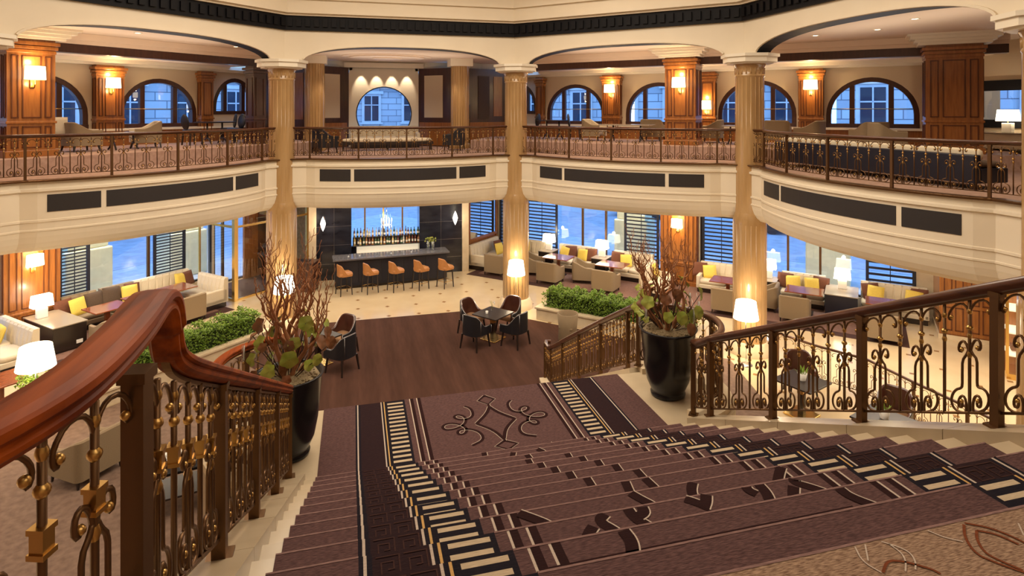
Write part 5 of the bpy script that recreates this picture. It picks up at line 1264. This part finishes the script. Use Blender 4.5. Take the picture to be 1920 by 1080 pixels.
# ------------------------------------------------------------------ the two black pots of curly willow on the landing
def willow(label, x, y, z, seed, spread, hgt, lean=(0, 0)):
    r_ = random.Random(seed)
    t = thing('willow_planter', label, 'planter', (x, y, z), r_.uniform(0, 6), 'tall black pots of curly willow')
    t.rotation_euler = (0, 0, 0)
    mb = MB(); mb.lathe([(.19, 0), (.22, .015), (.225, .04), (.20, .06), (.225, .10), (.27, .20), (.305, .38), (.33, .62), (.35, .84), (.375, .88), (.345, .88), (.335, .80), (.0, .80)], 40, cap=False); mb.build('pot', 'pot', t)
    mb = MB(); mb.lathe([(.34, .80), (.30, .865), (.12, .885), (.001, .89)], 30, cap=False)
    for k in range(160):
        a = r_.uniform(0, 2*PI); q = .31*math.sqrt(r_.random()); mb.ball((q*math.cos(a), q*math.sin(a), .868), r_.uniform(.010, .02), 0, 5)
    mb.build('gravel', 'gravel', t)
    def grow(mb, p, d, L_, r0, depth):
        pts = [p.copy()]; n = 9; q = p.copy(); d = d.normalized(); rs = [r0]
        tw = Vector((r_.gauss(0, 1), r_.gauss(0, 1), 0)); ph = r_.uniform(0, 6); fr = r_.uniform(1.1, 2.0)
        for i in range(n):
            wob = Vector((math.sin(ph+i*fr), math.cos(ph*1.3+i*fr*1.2), .25*math.sin(i*fr)))*.55
            d = (d+wob*.95+Vector((0, 0, .13))).normalized(); q = q+d*L_/n; pts.append(q.copy()); rs.append(max(.0035, r0*(1-.75*(i+1)/n)))
            if depth > 0 and i in (2, 4, 5, 6, 7):
                sd = Vector((r_.gauss(0, 1), r_.gauss(0, 1), r_.uniform(.0, .7))).normalized()
                grow(mb, q, (d*.5+sd*.95), L_*r_.uniform(.34, .55), rs[-1]*.75, depth-1)
        mb.tube(smooth_line(pts, 1), [rs[min(len(rs)-1, int(i*len(rs)/(2*len(pts)-1)))] for i in range(2*len(pts)-0)][:len(smooth_line(pts, 1))], 5)
    for k in range(6):
        a = 2*PI*k/6+r_.uniform(-.4, .4); mb = MB()
        b0 = Vector((.09*math.cos(a), .09*math.sin(a), .84)); d = Vector((math.cos(a)*spread+lean[0], math.sin(a)*spread+lean[1], 1.0))
        grow(mb, b0, d, hgt*r_.uniform(.78, 1.05), r_.uniform(.026, .040), 2); mb.build('branch', 'branch', t)
    for k in range(38):                                             # big round leaves on short stalks
        a = r_.uniform(0, 2*PI); q = r_.uniform(.18, .50); zz = r_.uniform(.92, 1.46); c = Vector((q*math.cos(a), q*math.sin(a), zz)); s_ = r_.uniform(.042, .088)
        nrm = Vector((math.cos(a)*.8+r_.uniform(-.4, .4), math.sin(a)*.8-.5, r_.uniform(.1, .7))).normalized()
        u = nrm.cross(Vector((0, 0, 1))).normalized(); v = nrm.cross(u)
        mb = MB(); pts = [tuple(c-v*.0)]
        ring = [tuple(c+u*s_*1.05*math.cos(b)*(1+.10*math.sin(5*b))+v*s_*math.sin(b)*(1+.10*math.sin(5*b))+nrm*(.42*s_*abs(math.cos(b))-.2*s_+.10*s_*math.sin(4*b))) for b in [2*PI*i/18 for i in range(18)]]
        mb.add(pts+ring, [(0, i+1, (i+1) % 18+1) for i in range(18)], 0, True)
        mb.tube([(c.x*.25, c.y*.25, .86), (c.x*.7, c.y*.7, (c.z+.86)*.52), tuple(c)], .005, 5, 1)
        mb.build('leaf', ['leaf' if r_.random() < .62 else 'leaf_rust', 'bark_seed'], t)
    for k in range(6):                                              # hanging glass vials with white roots
        a = r_.uniform(0, 2*PI); q = r_.uniform(.26, .48); zz = r_.uniform(.98, 1.32); c = (q*math.cos(a), q*math.sin(a), zz)
        mb = MB(); mb.lathe([(.004, -.16), (.016, -.14), (.02, 0), (.024, .02)], 8, c, 0, cap=False); mb.tube([(c[0], c[1], c[2]-.02), (c[0]*.93, c[1]*.93, c[2]+.14)], .0025, 4, 1); mb.tube([(c[0], c[1], c[2]-.13), (c[0]+.01, c[1], c[2]+.02)], .007, 4, 1)
        mb.build('glass_vial', ['glass_clear', 'ceramic'], t)
    return t
willow('tall black pot of curly willow on the right side of the landing', 2.42, -3.42, LZ, 21, .38, 1.10, (-.05, .1))
willow('tall black pot of curly willow on the left side of the landing', -2.24, -3.62, LZ, 34, .34, 1.15, (.08, .05))
# ------------------------------------------------------------------ gallery: piers, pilasters, sconces, furniture
GPIER = 'cherry wood gallery piers'
def big_pier(ang, t_, n_, label, w_=.98):
    wood_pier(label, ang, t_, n_, w_, .85, PL, 8.27, GPIER)
    mb = MB()
    for k, (e, z0, z1) in enumerate(((.66, 8.27, 8.34), (.74, 8.34, 8.42), (.84, 8.42, 8.50), (.92, 8.50, 8.56))):
        x, y = Wg(ang, t_, n_); T = Matrix.Translation((x, y, 0)) @ Matrix.Rotation(RZ(ang), 4, 'Z'); mb.box(-e-w_/2+.49, e+w_/2-.49, -e*.9, e*.9, z0, z1, 0, T)
    S(mb.build('trim_pier_crown', 'white_trim'))
big_pier(45, 1.23, 11.40, 'big cherry wood gallery pier with sconce in the bay right of the centre column')
big_pier(45, 8.38, 11.20, 'biggest cherry wood pier on the gallery at far right, without a sconce', 1.22)
big_pier(-45, -1.85, 11.40, 'big cherry wood pier with sconce on the gallery at the left edge')
wood_pier('narrow dark wood pier on the gallery just left of the left column', -45, 4.62, 11.35, .46, .44, PL, 8.04, GPIER, wm='wood_dark')
GS = 'lit wall sconces'
def gs(ang, t_, n_, z, label): x, y = Wg(ang, t_, n_); sconce(label, x, y, z, RZ(ang), GS, 20)
gs(45, 1.23, 10.96, 7.45, 'lit sconce on the big gallery pier right of the centre column')
gs(-45, -1.85, 10.96, 7.45, 'lit sconce on the big gallery pier at the left edge')
GPL = 'cherry wood pilasters between the arched windows'
for ang, t_, w_, lab, sc_ in ((45, -2.38, .74, 'gallery pilaster with sconce between the two arched windows right of the centre column', 1), (45, 1.38, .55, 'gallery pilaster just behind the big pier right of the centre column', 2), (45, 4.80, .74, 'gallery pilaster with sconce right of the right column', 1),
        (45, -5.62, .34, 'narrow dark gallery pilaster right behind the centre column', 0), (45, 8.25, .4, 'gallery pilaster at the far right of the arched windows', 0),
        (-45, 1.50, .82, 'gallery pilaster with sconce between the two arched windows at left', 1), (-45, 4.76, .46, 'narrow dark gallery pilaster right of the left arched window', 0), (-45, -2.1, .8, 'gallery pilaster hidden behind the left big pier', 0)):
    wood_pier(lab, ang, t_, 14.36, w_, .26, PL, 7.97, GPL, cat='pilaster')
    if sc_ == 1: gs(ang, t_, 14.23, 7.42, 'lit sconce on the '+lab.replace(' with sconce', '').replace('the two arched', 'arched').replace('gallery pilaster', 'pilaster'))
    if sc_ == 2: gs(ang, t_-.05, 14.23, 6.75, 'low lit sconce on the pilaster behind the big pier right of the centre column')
for i, (x, y, txt) in enumerate(((-2.97, 13.0, 'round gold marble column left of the round window'), (2.50, 13.0, 'round gold marble column right of the round window'))):
    t = thing('column', txt, 'column', (x, y, UP), 0, 'gold columns by the round window')
    MB().lathe([(.43, 0), (.43, .14), (.38, .2)], 28).build('base', 'column', t)
    mb = MB(); mb.lathe([(.355, .15), (.35, 3.28)], 36)
    for k in range(22): a = 2*PI*k/22; mb.tube([(.352*math.cos(a), .352*math.sin(a), .3), (.348*math.cos(a), .348*math.sin(a), 3.2)], .012, 5)
    mb.build('shaft', 'column', t); MB().box(-.44, .44, -.44, .44, 3.22, 3.5).build('capital', 'white_trim', t)
    spot('column_spot', (x+(.8 if x < 0 else -.8), 12.3, 8.4), 60, .9, WARM, (0.12, 0.28 if x < 0 else -.28, 0), .05)
# bay above the bar
o = bench('long ivory sofa under the round window on the gallery', 0, CX0, 14.1, 2.7, (1, 1), 0, z=UP, group=None, hb=.86)
t = thing('bench', 'long low bench with ivory seat and dark frame on the gallery above the bar', 'bench', (CX0, 12.45, UP))
MB().box(-1.68, 1.68, -.30, .30, .22, .32).build('frame', 'espresso', t); mb = MB(); cushion(mb, 3.3, .62, .32, .45); mb.build('seat', 'ivory_fab', t)
for x in (-1.62, -.02, 1.58):
    for y in (-.24, .24): MB().box(x, x+.05, y-.025, y+.025, 0, .22).build('leg', 'espresso', t)
def mk_dark(label, loc, rz, group):
    t = thing('lounge_chair', label, 'armchair', loc, rz, group)
    mb = MB(); ushell(mb, .74, .70, .08, .20, .88, .60, .16, 0, 0, 0, .3); mb.build('shell', 'leather_black', t)
    mb = MB(); cushion(mb, .60, .60, .22, .46, 0, 0, -.04); mb.build('seat', 'leather_brown', t); four_legs(t, .30, .28, .24, 'espresso'); return t
darkchair = proto('dark', mk_dark)
GD = 'dark gallery armchairs'
darkchair((-2.55, 11.5, UP), PI/2+.5, 'dark armchair left of the long bench above the bar', GD); darkchair((2.1, 11.9, UP), -PI/2-.4, 'dark armchair right of the long bench above the bar', GD)
def mk_side(label, loc, rz, group):
    t = thing('side_chair', label, 'chair', loc, rz, group)
    mb = MB(); cushion(mb, .48, .46, .42, .50); mb.build('seat', 'leather_black', t)
    mb = MB(); T = Matrix.Translation((0, .24, .74)) @ Matrix.Rotation(PI/2-.12, 4, 'X'); mb.lathe([(.004, -.025), (.19, -.025), (.22, 0), (.19, .025), (.004, .025)], 22, (0, 0, 0), 0, True, T, False, 1, 1.2); mb.build('oval_back', 'leather_black', t)
    four_legs(t, .19, .18, .43, 'espresso'); return t
sidechair = proto('side', mk_side)
GC = 'oval backed gallery chairs'
def at(ang, t_, n_, z=PL): return Wg(ang, t_, n_)+(z,)
sidechair(at(45, -5.05, 12.6), RZ(45)-PI/2, 'dark oval backed chair on the gallery just right of the centre column', GC)
sidechair(at(45, -3.30, 12.8), RZ(45)+PI/2+.3, 'dark oval backed chair before the first arched window right of the centre column', GC)
sidechair(at(-45, 3.05, 12.4), RZ(-45)+PI/2, 'dark oval backed chair before the left arched window', GC)
sidechair(at(-45, 4.75, 12.6), RZ(-45)-PI/2, 'dark oval backed chair close left of the left column', GC)
sidechair(at(-45, 5.0, 13.4), RZ(-45)-PI/2-.4, 'second dark oval backed chair close left of the left column', GC)
def gtable(label, loc, rz, w_, d_, top='espresso', h=.74, group='gallery tables'):
    t = thing('table', label, 'table', loc, rz, group)
    MB().box(-w_/2, w_/2, -d_/2, d_/2, h-.04, h).build('top', top, t, .008)
    for sx in (-1, 1):
        mb = MB(); mb.tube(smooth_line([(sx*w_*.30, -d_*.35, .01), (sx*w_*.26, 0, .25), (sx*w_*.30, d_*.35, .01)]), .025, 6); mb.tube([(sx*w_*.27, 0, .2), (sx*w_*.27, 0, h-.04)], .03, 6); mb.build('trestle', 'espresso', t)
    return t
gtable('dark trestle table on the gallery just right of the centre column', at(45, -4.2, 12.7), RZ(45), 1.0, .8)
gtable('pale topped table on the gallery beside the big pier right of the centre column', at(45, -1.0, 12.2), RZ(45), 1.9, .7, 'palecounter', .62)
gtable('pale topped table on the gallery right of the big pier', at(45, 2.75, 12.5), RZ(45), .9, .8, 'palecounter', .62)
gtable('dark trestle table on the gallery before the left arched window', at(-45, 3.9, 12.5), RZ(-45), 1.0, .8)
gtable('low pale table on the gallery between the two left armchairs', at(-45, .75, 12.0), RZ(-45), 1.0, .6, 'palecounter', .5)
GU = 'ivory gallery armchairs'
def mk_ivory(label, loc, rz, group):
    t = thing('lounge_chair', label, 'armchair', loc, rz, group)
    mb = MB(); ushell(mb, .80, .74, .09, .16, .80, .58, .18, 0, 1, 0, .3); mb.build('shell', ['taupe', 'ivory_fab'], t)
    mb = MB(); cushion(mb, .62, .62, .20, .45, 0, 0, -.05); mb.build('seat', 'ivory_fab', t); four_legs(t, .32, .29, .18, 'espresso'); return t
ivory = proto('ivory', mk_ivory)
for ang, t_, n_, rz, txt in ((45, -2.4, 12.5, PI/2, 'left of the pale table right of the centre column'), (45, -.35, 13.2, PI, 'against the second arched window, left of the big pier'), (45, 1.75, 13.2, -PI/2, 'half behind the big pier'), (45, 3.9, 12.9, PI, 'just right of the right column'), (45, 4.9, 12.6, -PI/2-.3, 'under the sconce right of the right column'),
        (90, -3.4, 12.6, -PI/2-.2, 'square one in the middle of the right arched window'), (90, -2.3, 12.0, PI-.5, 'with dark back, left of the biggest pier'), (-45, -.25, 12.2, PI/2, 'with white cushion beside the left big pier'), (-45, 1.55, 12.3, -PI/2-.3, 'with dark back at the left arched window')):
    ivory(at(ang, t_, n_), RZ(ang)+rz, 'ivory armchair on the gallery, '+txt, GU)
x, y = Wg(-45, -.55, 12.3); pillow('ivory_fab', x-.2, y-.1, PL+.46, RZ(-45)-.4, 'white cushion on the armchair beside the left big pier', -.3, 0, .5)
# long dark sofa behind the right gallery railing
t = thing('sofa', 'long dark navy sofa standing with its back behind the right gallery railing', 'sofa', (10.0, .85, UP), PI/2)
MB().box(-2.75, 2.75, .25, .42, .12, .66).build('backrest', 'navy', t, .02); MB().box(-2.75, 2.75, -.42, .25, .12, .40).build('base', 'navy', t, .02)
for k in range(4): mb = MB(); cushion(mb, 1.34, .62, .40, .52, 0, -2.05+1.37*k, -.08); mb.build('seat_cushion', 'brown_fab', t)
for k in range(4): mb = MB(); cushion(mb, 1.3, .16, .52, .76, 0, -2.05+1.37*k, .17); mb.build('back_cushion', 'ivory_fab', t)
for x in (-2.6, 0, 2.6): MB().box(x-.04, x+.04, .2, .3, 0, .12).build('leg', 'espresso', t)
# wall, dark framed window and counter behind the biggest pier
mb = MB(); mb.box(16.5, 16.7, -6, 4.0, 5, 6.1); mb.box(16.5, 16.7, -6, 4.0, 7.35, 8.6); mb.box(16.5, 16.7, 3.5, 4.0, 6.1, 7.35); S(mb.build('wall_gallery_end', 'wallp'))
mb = MB(); mb.box(16.44, 16.5, -6, 3.6, 7.12, 7.42); mb.box(16.44, 16.5, -6, 3.6, 6.05, 6.28); S(mb.build('trim_window_band', 'black'))
WN[0] += 1
wq = S(bpy.data.objects.new('window_%d' % WN[0], None)); COL.objects.link(wq)
MB().box(16.55, 16.56, -6, 3.5, 6.1, 7.35).build('pane', 'glass', wq)
for y in (-.6, .6, 1.8, 2.7): spot('wall_spot', (16.2, y, 8.12), 16, .7, WARM, (0, 0.12, 0), .03)
tl = tlamp((16.1, 2.2, 5.93), 1.57, 'table lamp in the dark framed window behind the biggest gallery pier', GL)
t = thing('side_console', 'low pale console under the dark framed window behind the biggest pier', 'side table', (16.1, 1.4, PL), 0)
MB().box(-.3, .3, -2, 2, .05, .46).build('body', 'ivory_fab', t); MB().box(-.33, .33, -2, 2, .46, .5).build('top', 'palecounter', t)
# recessed downlights
GDL = 'recessed ceiling downlights'
DLS = [(-6.97, 7.03, 'in the left gallery bay, nearest the camera'), (-5.15, 10.0, 'in the left gallery bay, close to the left column'), (-6.0, 10.0, 'in the left gallery bay, beside the beam'), (10.33, -.02, 'in the right gallery bay, above the biggest pier'), (10.4, 3.0, 'in the right gallery bay, beside the right column'),
       (11.0, 1.6, 'in the right gallery bay, middle one'), (11.2, -1.6, 'in the right gallery bay, at the right edge')]
for x, y, txt in DLS:
    z = 8.56
    t = thing('downlight', 'small recessed downlight '+txt, 'ceiling light', (x, y, z), 0, GDL)
    MB().lathe([(.10, 0), (.10, -.012), (.07, -.012)], 20, cap=False).build('rim', 'white_trim', t); MB().lathe([(.001, -.006), (.07, -.006)], 16, cap=False).build('bulb', 'bulb', t)
for ang in (0, 45, 90, -45, -90):
    for t_, n_ in ((-2.6, 9.9), (0, 9.8), (2.6, 9.9)):
        x, y = Wg(ang, t_, n_ if ang else n_+1.3); spot('gallery_downlight', (x, y, 8.53), 120, 2.4, WARM, r=.09, blend=1.0)
    if ang in (45, -45):
        for t_ in (-4.2, -1.4, 2.4, 4.4):
            x, y = Wg(ang, t_, 12.9); spot('outer_downlight', (x, y, 8.13), 62, 2.5, WARM, r=.09, blend=1.0)

# ------------------------------------------------------------------ the street outside
for ang, t_ in ((-45, 2.0), (-45, 5.55), (45, -2.4), (45, 5.2)):      # arcade ceiling lamps over the stone piers
    x, y = Wg(ang, t_+.2, 16.0); spot('arcade_lamp', (x, y, 4.4), 750, 1.7, (1.0, .9, .62), (0, 0, 0), .1)
ngon('street', [[Wg(45, -14.85, 14.85), Wg(45, 60, 14.85), Wg(45, 60, 70), Wg(45, -70, 70)], [Wg(-45, -60, 14.85), Wg(-45, 14.85, 14.85), Wg(-45, 70, 70), Wg(-45, -60, 70)], [(-6.0, 15.0), (6.0, 15.0), (0, 20.98)]], -.12, .02, 'paving')
ngon('street_road', [[Wg(45, -20, 20), Wg(45, 40, 20), Wg(45, 40, 27), Wg(45, -27, 27)], [Wg(-45, -40, 20), Wg(-45, 20, 20), Wg(-45, 27, 27), Wg(-45, -40, 27)]], .0, .03, 'asphalt')
GA2 = 'stone arcade piers outside the windows'
def arcade_pier(ang, t_, n_, label, w_=1.25):
    t = thing('arcade_pier', label, 'pier', Wg(ang, t_, n_)+(.02,), RZ(ang), GA2)
    MB().box(-w_/2-.12, w_/2+.12, -.6, .6, 0, 1.75).build('plinth', 'pier_stone', t, .05)
    mb = MB()
    for k in range(4): mb.box(-w_/2, w_/2, -.5, .5, 1.78+.68*k, 2.42+.68*k)
    mb.box(-w_/2+.04, w_/2-.04, -.46, .46, 1.75, 4.6); mb.build('shaft', 'pier_stone', t)
for ang, t_, txt in ((-45, 2.0, 'seen through the left window between the two shutters'), (-45, 5.55, 'seen through the brass entrance'), (45, -2.4, 'seen through the right window beside the slatted shutter'), (45, 5.2, 'seen through the window right of the right column')):
    arcade_pier(ang, t_, 17.2, 'pale stone arcade pier outside, '+txt)
def house(ang, n_, t0, t1, h, label, seed):
    t = thing('street_house', label, 'building', Wg(ang, (t0+t1)/2, n_)+(0,), RZ(ang)); L_ = t1-t0
    MB().box(-L_/2, L_/2, 0, 6, 0, h).build('wall', 'blocks', t)
    mb = MB()
    for z in (4.4, 8.6, 12.8): mb.box(-L_/2-.1, L_/2+.1, -.30, .0, z, z+.35)
    mb.build('string_course', 'facade', t)
    k = int(L_/3.4); r_ = random.Random(seed)
    for f, z in enumerate((1.2, 5.6, 9.6)):
        for i in range(k):
            x = -L_/2+(i+.5)*L_/k
            f_ = MB(); f_.box(x-.85, x+.85, -.16, .02, z-.15, z+2.45); f_.box(x-1.05, x+1.05, -.28, .02, z+2.45, z+2.7); f_.box(x-1.0, x+1.0, -.25, .02, z-.3, z-.15)
            w_ = f_.build('window', 'facade', t)
            g = MB(); g.box(x-.62, x+.62, -.20, -.16, z, z+2.25); g.build('window_pane', 'darkglass' if r_.random() < .8 else 'lit_window', w_)
            g = MB(); g.box(x-.04, x+.04, -.24, -.2, z, z+2.25); g.box(x-.62, x+.62, -.24, -.2, z+1.4, z+1.48); g.build('glazing_bar', 'facade', w_)
M['lit_window'] = emis('lit_far_window', (1.0, .85, .6), 1.2)
house(45, 32, -20, 4, 15, 'pale stone house across the street beyond the right arched windows', 1)
house(45, 31, 5, 34, 15, 'second stone house across the street beyond the far right windows', 2)
house(-45, 32, -26, 20, 15, 'stone house across the street beyond the left arched windows', 3)
house(0, 46, -16, 16, 15, 'stone house across the crossing beyond the round window and the bar', 4)
def car(label, ang, t_, n_, m, turn=0.0):
    t = thing('car', label, 'car', Wg(ang, t_, n_)+(.03,), RZ(ang)+turn, 'cars parked outside')
    side = [(-2.15, .35), (-2.2, .75), (-1.9, .92), (-1.25, .98), (-.75, 1.42), (.9, 1.45), (1.55, 1.0), (2.1, .88), (2.2, .6), (2.15, .35)]
    mb = MB(); mb.loft([[(x, y, z) for x, z in side] for y in (-.82, .82)], 0); mb.build('body', m, t, .05)
    mb = MB(); mb.loft([[(x, y, z) for x, z in ((-1.12, 1.0), (-.72, 1.36), (.84, 1.39), (1.38, 1.0))] for y in (-.84, .84)], 0); mb.build('side_glass', 'darkglass', t)
    for x in (-1.4, 1.4):
        for y in (-.8, .8):
            T = Matrix.Translation((x, y, .33)) @ Matrix.Rotation(PI/2, 4, 'X'); MB().lathe([(.001, -.1), (.33, -.1), (.33, .1), (.001, .1)], 20, m=0, smooth=False, T=T).build('wheel', 'tyre', t)
car('dark car parked outside the window right of the centre column', 45, -5.0, 27.5, 'carpaint'); car('white car parked outside the window beside the right column', 45, 3.6, 26.5, 'carwhite'); car('dark car beyond the brass entrance', -45, 8.0, 27.0, 'carpaint')
